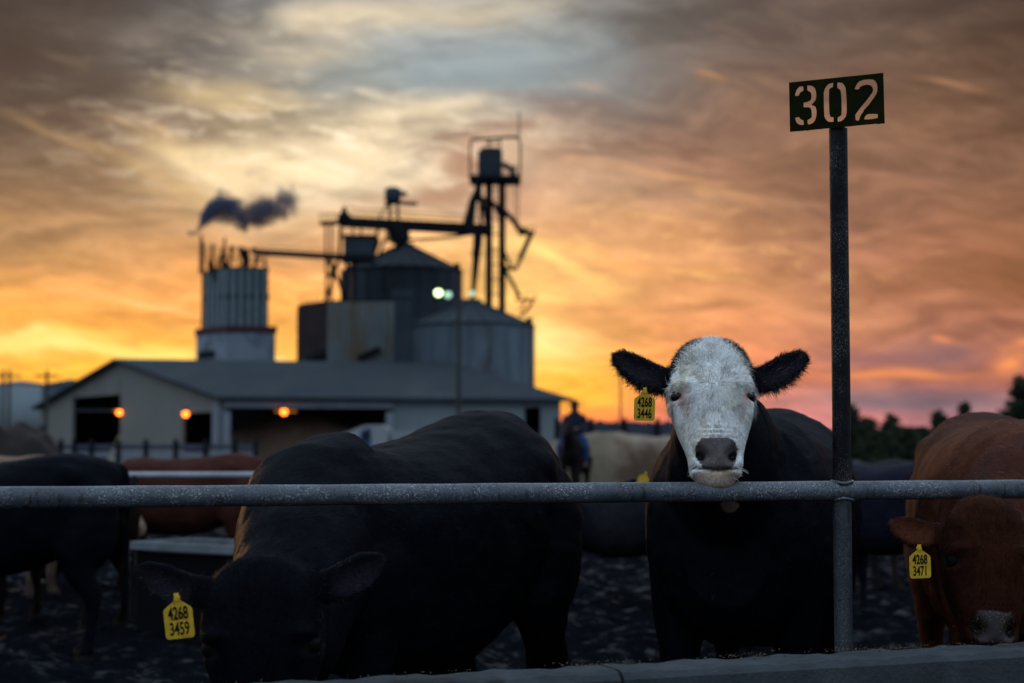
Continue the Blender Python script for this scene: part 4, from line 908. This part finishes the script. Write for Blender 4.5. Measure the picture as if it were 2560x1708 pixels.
for t in (.28, td1-.25):
    b = MB(barn); q_ = L_(t, 1.6, .06); b.box(q_, (.42,.42,3.2), math.atan2(ld.y,ld.x)); b.build('column', M['beam'])
b = MB(barn); q_ = G_(.6, 1.9, .06); b.box(q_, (.9,.2,3.8), math.atan2(gd.y,gd.x)); b.build('column', M['beam'])
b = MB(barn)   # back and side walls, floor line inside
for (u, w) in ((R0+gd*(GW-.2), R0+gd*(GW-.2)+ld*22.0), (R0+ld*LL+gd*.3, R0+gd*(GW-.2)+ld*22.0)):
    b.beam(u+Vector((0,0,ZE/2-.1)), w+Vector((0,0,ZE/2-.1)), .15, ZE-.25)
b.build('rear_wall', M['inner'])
b = MB(barn); u = R0+ld*LL; w = R0+gd*(GW)+ld*22.0; rr = R0+gd*RS+ld*21.3
b.add([u+Vector((0,0,ZE-.2)), w+Vector((0,0,ZE-.2)), rr+Vector((0,0,ZR-.15)), u+Vector((.15,0,ZE-.2)), w+Vector((.15,0,ZE-.2)), rr+Vector((.15,0,ZR-.15))], [(0,1,2),(3,5,4),(0,3,4,1),(1,4,5,2),(2,5,3,0)])
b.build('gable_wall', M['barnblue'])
p = R0+gd*4.6+ld*6.5; heap('brown_feed_pile', 'brown feed pile inside the open front of the barn', 'feed pile', (p.x,p.y,0), 6.2, 4, 3.0, mat('brown_feed', (.085,.058,.042), .95, .3, 2), 41)
p = G_((sd1+sd2)/2)+ld*3.1; heap('tan_feed_pile', 'tan feed pile behind the tall doorway of the barn', 'feed pile', (p.x+1.0,p.y,0), 3.2, 4, 3.3, mat('tan_feed', (.34,.25,.13), .95, .3, 2), 42)
def lamp(pos, m_, r, label, name='wall_lamp', cat='lamp'):
    root = empty(name, pos, 0, label, cat)
    b = MB(); b.parent = root; V2, F2 = [], []; ellipsoid(V2, F2, (0,0,0), (r,r,r)); b.add(V2, F2, True); b.build('bulb', m_)
    b = MB(); b.parent = root; b.lathe((0,0,r*.75), [(r*.9,.0),(r*.8,.05),(r*.3,.14),(r*.15,.2)], 14); b.tube([(0,0,r*.75+.18),(0,.25,r*.75+.3),(0,.5,r*.75+.3)], .03, 6); b.build('hood', M['dark'])
for px, py, sc_, lb in ((298,1031,G_(s_at(298)).y-.5,'glowing orange lamp on the barn gable beside the tall doorway'),(464,1035,G_(s_at(464)).y-.5,'glowing orange lamp beside the narrow doorway near the barn corner'),(710,1030,L_(t_at(710)).y-.6,'glowing orange lamp under the long beam of the open barn front')):
    lamp(at(px,py,sc_), M['bulbo'], .19, lb)
# pen fence before the gable
def pen_fence():
    a_ = at(120,1110,74); c_ = at(640,1110,70); root = empty('pen_fence', (a_.x,a_.y,0), 0, 'low boarded pen fence in front of the cream barn gable', 'fence'); zt = 1.42
    for k in range(4):
        b = MB(root); b.beam(a_+Vector((0,0,zt-CAMH-.25-k*.32+0)), c_+Vector((0,0,zt-CAMH-.25-k*.32)), .05, .22); b.build('board', M['beam'] if k else M['board'])
    for px in (155,190,235,303,373,447,520,590,640):
        f = (px-120)/520; p = a_.lerp(c_, f); b = MB(root); b.tube([(p.x,p.y-.08,0),(p.x,p.y-.08,1.5)], .11, 8); b.build('post', M['dark'])
pen_fence()
# parked truck
def truck():
    p = at(925,1110,66); root = empty('feed_truck', (p.x,p.y,0), 0, 'white truck with a rounded bonnet and a blue door parked by the barn front', 'truck')
    b = MB(root)
    def prism(b, pts, y0, y1):
        n = len(pts); vs = [(p.x+x, p.y+y, z) for y in (y0, y1) for x, z in pts]; b.add(vs, [tuple(range(n)), tuple(range(n,2*n))[::-1]]+[(i,(i+1)%n,(i+1)%n+n,i+n) for i in range(n)])
    prism(b, [(-1.28,.6),(-1.28,1.45),(-1.15,1.62),(-.6,1.82),(-.3,1.95),(-.05,2.02),(.5,2.03),(.75,1.9),(.78,.6)], -.95, .95); b.build('cab', M['truck'])
    b = MB(root); prism(b, [(.0,.75),(-.32,1.2),(-.28,1.78),(-.1,1.88),(.12,1.9),(.12,.75)], -.97, -.951); b.build('door', M['blue'])
    b = MB(root); prism(b, [(-.24,1.45),(-.2,1.72),(-.05,1.8),(.08,1.82),(.08,1.45)], -.985, -.971); b.build('window', M['glass'])
    b = MB(root); b.box((p.x+2.6,p.y,1.25), (3.4,1.9,1.1)); 
    for i in range(14): b.box((p.x+1.0+i*.245,p.y-.97,1.25), (.08,.05,1.12))
    b.build('box_body', M['truck'])
    for x in (-.75,1.6,3.6):
        b = MB(root); b.tube([(p.x+x,p.y-.98,.42),(p.x+x,p.y-.72,.42)], .42, 20); b.build('wheel', M['ink'])
truck()

# ================================================================== mill
def zc(py, Y): return CAMH + (1110-py)/F*Y
def xc(px, Y): return (px-1280)/F*Y
def tower():
    Y = 132.0; x0, x1, xm = xc(508,Y), xc(668,Y), xc(570,Y)
    root = empty('mill_tower', (xm,Y,0), 0, 'ribbed steel mill tower on a pale block base with a red band', 'tower')
    # plan: corner at px 570 nearest
    bk = 5.0; left, corner, right = Vector((xc(508,Y+3.2),Y+3.2,0)), Vector((xm,Y,0)), Vector((xc(668,Y+.8),Y+.8,0)); back = left+right-corner
    def prism(name, quad, z0, z1, m_, ribs=0, grow=0.0):
        c = sum(quad, Vector())/4; q_ = [c+(p-c)*(1+grow) for p in quad]; b = MB(root); vs = [p+Vector((0,0,z)) for z in (z0, z1) for p in q_]
        b.add(vs, [(3,2,1,0),(4,5,6,7)]+[(i,(i+1)%4,(i+1)%4+4,i+4) for i in range(4)])
        if ribs:
            br_ = MB(root)
            for e in range(4):
                d = (q_[(e+1)%4]-q_[e]).normalized(); o_ = Vector((d.y,-d.x,0)); o_ = o_ if o_.dot((q_[e]+q_[(e+1)%4])/2-c) > 0 else -o_
                for i in range(ribs):
                    p = q_[e].lerp(q_[(e+1)%4], (i+.5)/ribs); br_.box(p+o_*.06+Vector((0,0,(z0+z1)/2)), ((q_[(e+1)%4]-q_[e]).length/ribs*.52,.16,z1-z0-.1), math.atan2(d.y,d.x))
            br_.build('ribs', M['ribw'])
        b.build(name, m_)
    quad = [left, corner, right, back]; zt, zm, zb = zc(668,Y), zc(740,Y), zc(820,Y)
    prism('bin_wall', quad, zb, zt, M['towerw'], 5); prism('band', quad, zm-.2, zm+.2, M['dark'], 0, .05); prism('band', quad, zt-.1, zt+.08, M['dark'], 0, .03)
    prism('red_band', quad, zb-.35, zb+.15, M['red'], 0, .29); prism('base_wall', quad, 0, zb-.36, M['basew'], 0, .24)
    c = sum(quad, Vector())/4; l2, c2 = c+(left-c)*1.24, c+(corner-c)*1.24; b = MB(root)
    p = l2.lerp(c2,.12); q_ = l2.lerp(c2,.62); d = Vector((-.7,-.7,0)).normalized()
    b.beam(p+d*.03+Vector((0,0,zc(883,Y))), q_+d*.03+Vector((0,0,zc(883,Y))), .12, .62); b.build('window', M['dark'])
    # ladder and cage at the left
    for px in (486, 503): b = MB(root); b.tube([(xc(px,Y),Y+3,0),(xc(px,Y),Y+3,zc(590 if px < 490 else 640,Y))], .06, 6); b.build('ladder_rail', M['dark'])
    b = MB(root)
    for i in range(26): z = zc(820,Y)+i*(zc(600,Y)-zc(820,Y))/26; b.beam((xc(486,Y),Y+3,z),(xc(503,Y),Y+3,z),.05,.05)
    b.build('ladder_rungs', M['dark'])
    # pipes, vents and spouts on top
    for px, py, r in ((485,578,.07),(515,600,.08),(545,585,.07),(541,610,.08),(530,640,.10)):
        b = MB(root); b.tube([(xc(px,Y),Y+2,zt-.3),(xc(px+2,Y),Y+2,zc(py,Y))], r, 6); b.build('pipe', M['dark'])
    for (pa, pb_, r) in (((515,650),(535,690),.12),((540,630),(556,655),.13),((556,655),(520,690),.10),((568,618),(560,655),.08),((590,622),(612,668),.12),((604,618),(606,668),.16),((634,634),(620,668),.10),((606,640),(580,668),.08),((650,640),(655,668),.08)):
        b = MB(root); b.tube([(xc(pa[0],Y),Y+1.6,zc(pa[1],Y)),(xc(pb_[0],Y),Y+1.6,zc(pb_[1],Y)-.2)], r, 6); b.build('spout', M['dark'])
    for px, py in ((568,614),(548,634),(590,616),(604,620),(622,618),(516,652)):
        b = MB(root); b.lathe((xc(px,Y),Y+1.6,zc(py,Y)-.2), [(.14,0),(.22,.1),(.22,.3),(.1,.42)], 10); b.build('vent_cap', M['dark'])
    b = MB(root)
    for px in range(512,668,13): b.tube([(xc(px,Y),Y+.9,zt),(xc(px,Y),Y+.9,zt+.95)], .03, 5)
    b.beam((xc(512,Y),Y+.9,zt+.95),(xc(666,Y),Y+.9,zt+.95),.04,.04); b.beam((xc(512,Y),Y+.9,zt+.5),(xc(666,Y),Y+.9,zt+.5),.04,.04); b.build('railing', M['dark'])
MB.k = 1.45
tower()
MB.k = 1.0
def grain_bin(name, label, px0, px1, eave, apex, Y, m_, capx=None, ridges=26, roofm=None):
    cx = xc((px0+px1)/2, Y); r = (xc(px1,Y)-xc(px0,Y))/2; root = empty(name, (cx,Y,0), 0, label, 'grain bin', 'grain bins of the mill')
    ze = zc(eave, Y-r*.5); za = zc(apex, Y)
    b = MB(root); prof = [(r-.02,0)]
    for i in range(ridges):
        z0 = ze*i/ridges; prof += [(r-.03,z0+.02),(r+.02,z0+ze/ridges*.5)]
    prof += [(r-.03,ze)]; b.lathe((cx,Y,0), prof, 64); b.build('wall', m_)
    b = MB(root)
    for k in range(20):
        a_ = k*2*math.pi/20; b.tube([(cx+math.cos(a_)*(r+.04),Y+math.sin(a_)*(r+.04),0),(cx+math.cos(a_)*(r+.04),Y+math.sin(a_)*(r+.04),ze)], .05, 4)
    b.build('stiffeners', m_)
    b = MB(root); b.lathe((cx,Y,0), [(r+.15,ze-.02),(r+.15,ze+.06),(.9,za-.35),(.75,za-.1),(.75,za),(.1,za+.05)], 48, False); b.build('roof', roofm or m_)
    b = MB(root)
    for k in range(24):
        a_ = k*2*math.pi/24; b.beam((cx+math.cos(a_)*(r+.1),Y+math.sin(a_)*(r+.1),ze+.1),(cx+math.cos(a_)*.9,Y+math.sin(a_)*.9,za-.28),.08,.08)
    b.build('roof_ribs', roofm or m_)
    for k in (0,): b = MB(root); b.box((cx+r*.93,Y-r*.2,ze+.35),(.5,.5,.5)); b.build('vent', M['dark'])
    return root, cx, r, ze, za
grain_bin('grain_bin', 'tall dark conical roofed grain bin under the catwalk', 868, 1153, 672, 607, 138, M['bindark'], roofm=M['roofk'])
grain_bin('grain_bin', 'lower blue grey grain bin with a conical roof at the right of the mill', 1022, 1334, 812, 748, 126, M['bin'], roofm=M['roofd'])
grain_bin('grain_bin', 'dark grain bin half hidden between the flat tank and the tall bin', 852, 960, 680, 650, 146, M['bindark'], ridges=20)
def flat_tank():
    Y = 124.0; root = empty('flat_roofed_tank', (xc(862,Y),Y,0), 0, 'pale stained flat topped tank with a rusty left side', 'tank')
    xs = [748, 822, 978]; L0 = Vector((xc(748,Y+3.4),Y+3.4,0)); C0 = Vector((xc(822,Y),Y,0)); R1 = Vector((xc(978,Y),Y-.2,0)); Bk = Vector((xc(978,Y),Y+6,0)); Bl = Vector((xc(762,Y+6.4),Y+6.4,0))
    zt = zc(755,Y)
    def panel(name, a_, c_, m_, n):
        b = MB(root); b.beam(a_+Vector((0,0,zt/2)), c_+Vector((0,0,zt/2)), .12, zt)
        d = (c_-a_).normalized(); o = Vector((d.y,-d.x,0))
        for i in range(n+1): p = a_.lerp(c_, i/n)+o*.08; b.tube([p, p+Vector((0,0,zt))], .13, 6)
        for i in range(1,5): b.beam(a_+o*.07+Vector((0,0,zt*i/5)), c_+o*.07+Vector((0,0,zt*i/5)), .06, .06)
        b.build(name, m_)
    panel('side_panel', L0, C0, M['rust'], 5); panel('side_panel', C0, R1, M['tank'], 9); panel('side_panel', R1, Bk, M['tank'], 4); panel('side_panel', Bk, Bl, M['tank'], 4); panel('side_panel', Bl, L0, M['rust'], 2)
    b = MB(root); vs = [p+Vector((0,0,z)) for z in (zt+.02, zt+.14) for p in (L0,C0,R1,Bk,Bl)]
    b.add(vs, [(4,3,2,1,0),(5,6,7,8,9)]+[(i,(i+1)%5,(i+1)%5+5,i+5) for i in range(5)]); b.build('roof', M['dark'])
    b = MB(root); b.beam(C0.lerp(R1,.48)+Vector((0,-.3,zc(897,Y))), C0.lerp(R1,.82)+Vector((0,-.3,zc(873,Y))), .5, .42); b.build('chute', M['dark'])
    b = MB(root); b.beam(L0.lerp(C0,.25)+Vector((0,-.3,zc(897,Y))), L0.lerp(C0,.9)+Vector((0,-.3,zc(882,Y))), .5, .42); b.build('chute', M['dark'])
    b = MB(root)
    for i in range(7): p = L0.lerp(C0, i/6)+Vector((0,0,zt)); b.tube([p, p+Vector((0,0,.9))], .025, 5)
    b.beam(L0+Vector((0,0,zt+.9)), C0+Vector((0,0,zt+.9)), .04,.04); b.build('railing', M['dark'])
flat_tank()
def steelwork():
    Y = 130.0
    P = lambda px, py, y=Y: Vector((xc(px,y), y, zc(py,y)))
    # elevator tower
    root = empty('elevator_tower', (xc(1240,Y),Y,0), 0, 'tall elevator tower with a dark head box and cage frame', 'tower')
    for px, r in ((1222,.19),(1255,.19)): b = MB(root); b.tube([(xc(px,Y),Y,0), P(px,445)], r, 10); b.build('leg_casing', M['dark'])
    for px0_, px1_, w in ((1196,1176,.09),(1192,1185,.09)):
        b = MB(root); b.tube([P(px0_,450,Y-1.5), P(px1_-6,580,Y-1.5)], .10, 6); b.tube([P(px1_+12,560,Y-1.5), P(1180,760,Y-1.5)], .09, 6); b.build('leg', M['dark'])
    b = MB(root); b.tube([P(1200,455), P(1202,600), P(1182,745)], .09, 6); b.build('leg', M['dark'])
    b = MB(root); b.box(P(1238,447), (xc(1302,Y)-xc(1174,Y), 3.6, .28)); b.build('platform', M['dark'])
    b = MB(root); b.box(P(1225,410), (xc(1256,Y)-xc(1195,Y), 1.7, zc(376,Y)-zc(444,Y))); b.box(P(1225,376)+Vector((.05,0,.12)), (1.5,1.5,.25)); b.build('head_box', M['bindark'])
    b = MB(root); b.box(P(1282,428), (xc(1290,Y)-xc(1275,Y), .7, zc(412,Y)-zc(444,Y))); b.tube([P(1256,405),P(1275,418)], .16, 8); b.build('drive_motor', M['bindark'])
    b = MB(root)
    for px in (1174,1300):
        for y in (Y-1.7,Y+1.7): b.tube([P(px,445,y), P(px+1,350,y), P(px+(6 if px < 1200 else -6),341,y)], .055, 6)
    for y in (Y-1.7,Y+1.7): b.tube([P(1180,343,y), P(1294,337,y)], .08, 6); b.beam(P(1174,428,y), P(1300,428,y), .05,.05); b.beam(P(1174,412,y), P(1300,412,y), .05,.05)
    b.tube([P(1180,343,Y-1.7),P(1180,343,Y+1.7)], .07, 6); b.tube([P(1294,338,Y-1.7),P(1294,338,Y+1.7)], .07, 6); b.beam(P(1215,352), P(1250,350), .15,.12); b.tube([P(1222,340),P(1222,376)],.04,5); b.tube([P(1250,340),P(1250,376)],.04,5)
    b.build('cage_frame', M['dark'])
    b = MB(root); b.tube([P(1298,350), P(1298,270)], .035, 5); b.build('mast', M['dark'])
    b = MB(root); b.add([P(1190,465)+Vector((0,y,0)) for y in (-.4,.4)]+[P(1172,500)+Vector((0,y,0)) for y in (-.4,.4)]+[P(1204,500)+Vector((0,y,0)) for y in (-.4,.4)], [(0,2,4),(1,5,3),(0,1,3,2),(2,3,5,4),(4,5,1,0)]); b.build('hopper', M['dark'])
    for pts, r in (([(1180,495),(1168,540),(1162,562)],.16),([(1204,495),(1225,500),(1240,515),(1252,540)],.14),([(1206,495),(1212,540),(1218,575)],.10),([(1255,520),(1280,545),(1300,572),(1330,582)],.15),([(1330,585),(1305,640),(1290,672)],.09),([(1322,588),(1296,645)],.06),([(1290,672),(1262,668)],.10),([(1262,672),(1285,715),(1300,742)],.10),([(1256,620),(1280,668)],.07),([(1332,755),(1318,775),(1300,790)],.08),([(1312,755),(1300,775)],.06),([(1192,570),(1182,640)],.09)):
        b = MB(root); b.tube([P(x,y,Y-.6) for x, y in pts], r, 7); b.build('spout', M['dark'])
    for (x0,x1,y0) in ((1296,1336,583),(1290,1340,750),(1262,1294,671)):
        b = MB(root); b.beam(P(x0,y0), P(x1,y0-2), 1.2,.12)
        b.beam(P(x0,y0-16,Y-.5), P(x1,y0-18,Y-.5), .04,.04)
        for x in (x0,(x0+x1)/2,x1): b.tube([P(x,y0,Y-.5),P(x,y0-17,Y-.5)],.03,5)
        b.build('landing', M['dark'])
    b = MB(root)
    for i in range(8):
        z0 = zc(470+i*38,Y); b.beam((xc(1222,Y),Y,z0),(xc(1255,Y),Y,z0),.08,.08)
    b.build('bracing', M['dark'])
    b = MB(root); b.tube([P(1288,450), P(1288,580)], .03, 5); b.tube([P(1296,450), P(1296,580)], .03, 5)
    b.build('ladder_rail', M['dark'])
    # catwalk conveyor
    root = empty('catwalk_conveyor', (xc(1000,Y),Y,0), 0, 'long overhead conveyor with a railed catwalk over the grain bins', 'conveyor')
    b = MB(root); b.beam(P(855,553), P(1232,573), 1.1, .72); b.build('conveyor_trough', M['dark'])
    b = MB(root); b.beam(P(798,557), P(870,553), 1.1, .22); b.beam(P(855,563), P(1225,585), .9,.14); b.build('walkway', M['dark'])
    b = MB(root); b.tube([P(1010,598),P(1100,594),P(1190,582)],.08,6); b.build('spout', M['dark'])
    b = MB(root)
    for y in (Y-.7,Y+.7):
        b.beam(P(798,534,y), P(870,532,y), .045,.045); b.beam(P(870,530,y), P(1200,548,y), .045,.045); b.beam(P(870,520,y)+Vector((0,0,.1)), P(1180,538,y), .045,.045)
        for i in range(26): x = 798+i*16; yb = 553+(x-855)*.053; b.tube([P(x,yb,y),P(x,yb-22,y)],.028,5)
    b.build('railing', M['dark'])
    b = MB(root); b.lathe(P(858,550), [(.55,0),(.5,.4),(.22,.7),(.2,1.0),(.05,1.1)], 10); b.build('end_motor', M['dark'])
    for px in (812, 826): b = MB(root); b.tube([P(px,560), P(px+2,760)], .06, 6); b.build('leg', M['dark'])
    for pts in ([(812,640),(845,700),(862,755)],[(850,560),(846,640),(830,700),(812,755)],[(866,640),(866,760)],[(884,640),(884,760)],[(812,700),(838,660)]):
        b = MB(root); b.tube([P(x,y,Y+.5) for x,y in pts], .09, 6); b.build('brace', M['dark'])
    for pts, r in (([(990,560),(1000,600),(1008,610)],.55),([(935,585),(944,600),(930,640)],.12),([(945,560),(937,600)],.08),([(965,565),(965,600),(985,602)],.06),([(900,565),(900,592)],.05),([(880,565),(880,592)],.05),([(985,575),(960,600),(945,640)],.09)):
        b = MB(root); b.tube([P(x,y) for x, y in pts], r, 8); b.build('spout', M['dark'])
    root = empty('distributor_head', (xc(982,Y),Y,zc(548,Y)), 0, 'small dark head box raised above the catwalk middle', 'machine')
    b = MB(root); b.lathe(P(980,508), [(.45,0),(.62,.25),(.62,1.15),(.4,1.3)], 12); b.build('head_box', M['bindark'])
    b = MB(root); b.tube([P(972,508),P(974,550)],.08,6); b.tube([P(992,508),P(993,550)],.08,6); b.tube([P(962,512),P(945,545)],.04,5); b.build('leg', M['dark'])
    b = MB(root); b.tube([P(998,505),P(1042,508)],.11,6); b.tube([P(998,480),P(1015,483)],.14,6); b.tube([P(960,512),P(975,510)],.10,6); b.build('arm', M['dark'])
    root = empty('lower_conveyor', (xc(720,Y),Y,0), 0, 'thin straight conveyor running from the ribbed tower to the middle house', 'conveyor')
    b = MB(root); b.beam(P(632,629), P(862,643), .7, .42); b.build('conveyor_trough', M['dark'])
    b = MB(root)
    for i in range(15): x = 640+i*15; b.tube([P(x,626+(x-632)*.06),P(x,612+(x-632)*.06)],.02,5)
    b.beam(P(640,612), P(850,625), .03,.03); b.build('railing', M['dark'])
    root = empty('machinery_house', (xc(898,Y),Y,zc(650,Y)), 0, 'dark box shaped machinery house left of the tall bin roof', 'building')
    b = MB(root); b.box(P(897,618), (xc(933,Y)-xc(860,Y), 2.4, zc(595,Y)-zc(641,Y))); b.build('wall', M['bindark'])
    b = MB(root); b.box(P(897,593), (xc(938,Y)-xc(857,Y), 2.7, .2)); b.box(P(893,646), (xc(925,Y)-xc(845,Y), 2.5, .5)); b.build('roof', M['dark'])
    root = empty('elevator_shaft', (xc(1005,120),120,0), 0, 'dark vertical elevator casing between the flat tank and the right bin', 'tower')
    b = MB(root); b.box((xc(1004,121),121,zc(740,121)/2), (xc(1024,121)-xc(986,121), .9, zc(740,121))); b.build('casing', M['bindark'])
    b = MB(root); b.box((xc(1004,121),121,zc(735,121)), (1.35,1.2,.5)); b.build('cap', M['bindark'])
MB.k = 1.45
steelwork()
MB.k = 1.0
lamp(at(1096,732,121), M['bulbg'], .26, 'bright green white floodlight on the tall dark bin'); lamp(at(1120,737,121), M['bulbd'], .26, 'dim green floodlight just right of the bright one'); lamp(at(1180,733,124), M['bulbd'], .20, 'faint pale lamp on the peak of the lower bin')
# tank and roofs at the left edge
def left_tank():
    Y = 158.0; cx = xc(52,Y); r = 2.7; root = empty('water_tank', (cx,Y,0), 0, 'pale blue white round tank with a shallow cone roof at the left edge', 'tank')
    b = MB(root); b.lathe((cx,Y,0), [(r,0),(r,zc(962,Y))], 40); b.build('wall', M['barnblue']); b = MB(root); b.lathe((cx,Y,0), [(r+.05,zc(962,Y)),(.1,zc(952,Y)),(.02,zc(951,Y))], 40); b.build('roof', M['barnblue'])
    Y = 150.0; cx = xc(195,Y); root = empty('far_shed', (cx,Y,0), 0, 'grey shed roof rising behind the left end of the barn', 'shed')
    z0, z1 = zc(965,Y), zc(951,Y); b = MB(root); b.box((cx,Y,z0/2),(5.0,5,z0)); b.build('wall', M['bin']); b = MB(root); w=2.7
    b.add([(cx-w,Y-2.7,z0),(cx+w,Y-2.7,z0),(cx,Y-2.7,z1),(cx-w,Y+2.7,z0),(cx+w,Y+2.7,z0),(cx,Y+2.7,z1)], [(0,1,2),(3,5,4),(0,3,4,1),(1,4,5,2),(2,5,3,0)]); b.build('roof', M['bin'])
left_tank()
def pole(px, py, Y, r, label, arm=True):
    p = at(px,py,Y); root = empty('utility_pole', (p.x,Y,0), 0, label, 'utility pole', 'utility poles')
    b = MB(root); b.tube([(p.x,Y,0),(p.x,Y,p.z)], [r*1.2,r], 8); b.build('pole', M['wood'])
    if arm: b = MB(root); b.beam((p.x-.8,Y,p.z-.4),(p.x+.8,Y,p.z-.4),.1,.12); b.build('crossarm', M['wood'])
pole(1147,745,72,.085,'slim grey pole in front of the lower grain bin',False); pole(1551,880,170,.10,'faint pole on the horizon left of the white faced cow',False)
pole(8,925,110,.09,'utility pole at the far left edge'); pole(24,925,112,.09,'second utility pole beside the one at the far left edge'); pole(118,925,115,.10,'utility pole behind the pale round tank')
pole(106,1062,40,.07,'short dark stake beside the brown heap',False)
# smoke
def smoke():
    Y = 131.0; path = [(484,582,6),(497,556,15),(518,528,27),(545,508,34),(575,520,30),(605,535,30),(635,530,30),(665,520,34),(695,510,33),(725,500,28),(755,490,20)]
    V_, F_ = [], []
    for i in range(len(path)-1):
        (x, y, r), (x2, y2, r2) = path[i], path[i+1]
        for t in (0, .5):
            ellipsoid(V_, F_, at(x+(x2-x)*t, y+(y2-y)*t, Y), ((r+(r2-r)*t)*Y/F*1.9+.15,)*3)
    me = remesh(V_, F_, .2, 3); me.name = 'smoke'; me.materials.clear()
    m = bpy.data.materials.new('smoke_volume'); m.use_nodes = True; nt = m.node_tree; nt.nodes.clear(); q = G(nt)
    co = q.n('ShaderNodeTexCoord').outputs['Object']; n1 = q.noise(co, .85, 6, .6, .6); n2 = q.noise(co, .30, 2, .5); s = q.n('ShaderNodeSeparateXYZ'); nt.links.new(co, s.inputs[0])
    xa, xb = xc(path[0][0],Y), xc(path[-1][0],Y); z0, z1 = zc(600,Y), zc(460,Y)
    fx = q.ss(s.outputs[0], xa, xb, 0, 1, 'LINEAR')
    zr = q.ramp(fx, [((xc(p[0],Y)-xa)/(xb-xa), ((zc(p[1],Y)-z0)/(z1-z0), p[2]*Y/F/2, 0)) for p in path])
    sc_ = q.n('ShaderNodeSeparateColor'); nt.links.new(zr, sc_.inputs[0])
    zz = q.m('SUBTRACT', s.outputs[2], q.m('MULTIPLY_ADD', sc_.outputs[0], z1-z0, z0)); yy = q.m('SUBTRACT', s.outputs[1], Y); rr = q.m('MULTIPLY', sc_.outputs[1], 2.0)
    dd = q.m('DIVIDE', q.m('SQRT', q.m('ADD', q.m('MULTIPLY', zz, zz), q.m('MULTIPLY', yy, yy))), rr)
    v0 = q.m('ADD', q.m('SUBTRACT', q.ss(fx, 0, .3, 1.75, 1.4, 'LINEAR'), dd), q.m('MULTIPLY', q.m('SUBTRACT', n1, .5), q.ss(fx, 0, 1, 2.2, 5.5, 'LINEAR')))
    v0 = q.m('ADD', v0, q.m('MULTIPLY', q.m('SUBTRACT', n2, .5), 1.2))
    d = q.m('MULTIPLY', q.m('MULTIPLY', q.ss(v0, .1, 1.1), q.ss(fx, .0, 1.0, 4.2, .9, 'LINEAR')), q.ss(fx, 1.0, .88))
    v = q.n('ShaderNodeVolumePrincipled'); v.inputs['Color'].default_value = (.12,.14,.24,1); nt.links.new(d, v.inputs['Density'])
    out = q.n('ShaderNodeOutputMaterial'); nt.links.new(v.outputs[0], out.inputs['Volume'])
    o = link('smoke', me, m); tag(o, 'dark smoke plume drifting right from the mill tower', 'smoke', kind='stuff')
smoke()
# trees
def tree(px, top, Y, hw, label, seed, dense=1.0, kind='bushy_tree'):
    rs = random.Random(seed); base = at(px,1110,Y); H_ = zc(top,Y); root = empty(kind, (base.x,Y,0), 0, label, 'tree', 'trees behind the pen')
    r = hw*Y/F; b = MB(); b.parent = root
    b.tube([(0,0,-.1),(rs.uniform(-.1,.1),0,H_*.35),(rs.uniform(-.2,.2),0,H_*.8)], [H_*.03,H_*.022,H_*.008], 7)
    tips = []
    for k in range(9):
        z = H_*rs.uniform(.25,.85); a_ = rs.uniform(0,6.28); L_ = r*rs.uniform(.5,.95)*(1.15-z/H_*.75); e = Vector((math.cos(a_)*L_, math.sin(a_)*L_, z+L_*.5)); tips.append(e)
        b.tube([(0,0,z-.2),e*.6+Vector((0,0,z*.38)),e], [H_*.012,H_*.008,H_*.003], 5)
    b.build('trunk', M['bark'])
    cl = tips + [Vector((0,0,H_*.95))]
    for k in range(int(26*dense)):
        z = H_*rs.uniform(.12,.9); a_ = rs.uniform(0,6.28); L_ = r*rs.uniform(.1,.95)*(1.1-.7*z/H_); cl.append(Vector((math.cos(a_)*L_,math.sin(a_)*L_,z)))
    rg = np.random.default_rng(seed); P = []
    for c in cl:
        n_ = rs.randint(110,220); rr = r*rs.uniform(.2,.42); q_ = rg.normal(0,.5,(n_,3))*np.array([rr,rr,rr*.75])+np.array(c); P.append(q_)
    P = np.concatenate(P); P = P[(P[:,2] > .05)&(P[:,2] < H_*1.02)]; n_ = len(P); s = r*.055+.06
    D1 = rg.normal(0,1,(n_,3)); D1 /= np.linalg.norm(D1,axis=1)[:,None]; D2 = np.cross(D1, rg.normal(0,1,(n_,3))); D2 /= np.linalg.norm(D2,axis=1)[:,None]
    sz = rg.uniform(.6,1.4,(n_,1))*s; V_ = np.stack([P-D1*sz, P-D2*sz*.5, P+D1*sz, P+D2*sz*.5],1).reshape(-1,3); f = np.arange(n_*4).reshape(-1,4)
    me = bpy.data.meshes.new('crown'); me.from_pydata(V_.tolist(), [], f.tolist()); link('crown', me, M['leaf'], root)
TR = [(2125,1012,118,34,'dark bushy tree showing just right of the tall post'),(2165,1045,125,40,'low round bush to the right of the tall post'),(2225,1035,112,34,'small tree with a dark pointed top, first dip of the tree line'),(2262,1072,105,46,'low green bush in the middle of the tree line'),
 (2310,1068,108,40,'lighter green low bush beside the red cow side of the line'),(2347,1025,120,26,'narrow dark tree, left one of the pair before the red cow'),(2415,1003,118,34,'taller rounded dark tree above the red cow left shoulder'),(2380,1060,110,40,'broad bush between the two pointed trees'),
 (2195,1078,100,44,'low dark hedge bush nearest the tall post'),(2470,1045,115,44,'bush just behind the red cow back'),(2552,940,96,52,'large tall tree at the right edge above the red cow'),(2600,960,100,60,'tall tree cut off by the right edge'),(2510,1040,104,36,'bush left of the large right edge tree'),(2650,1000,104,60,'tree beyond the right edge')]
for i, (px, tp, Y, hw, lb) in enumerate(TR[:-1]): tree(px, tp, Y, hw, lb, 100+i, 1.6)
for i in range(15):
    px = 2105+i*34; tree(px, 1074+random.uniform(-9,9), 122+random.uniform(0,16), 40, 'low scrub bush in the far hedge under the trees', 200+i, 1.5, 'scrub_bush')
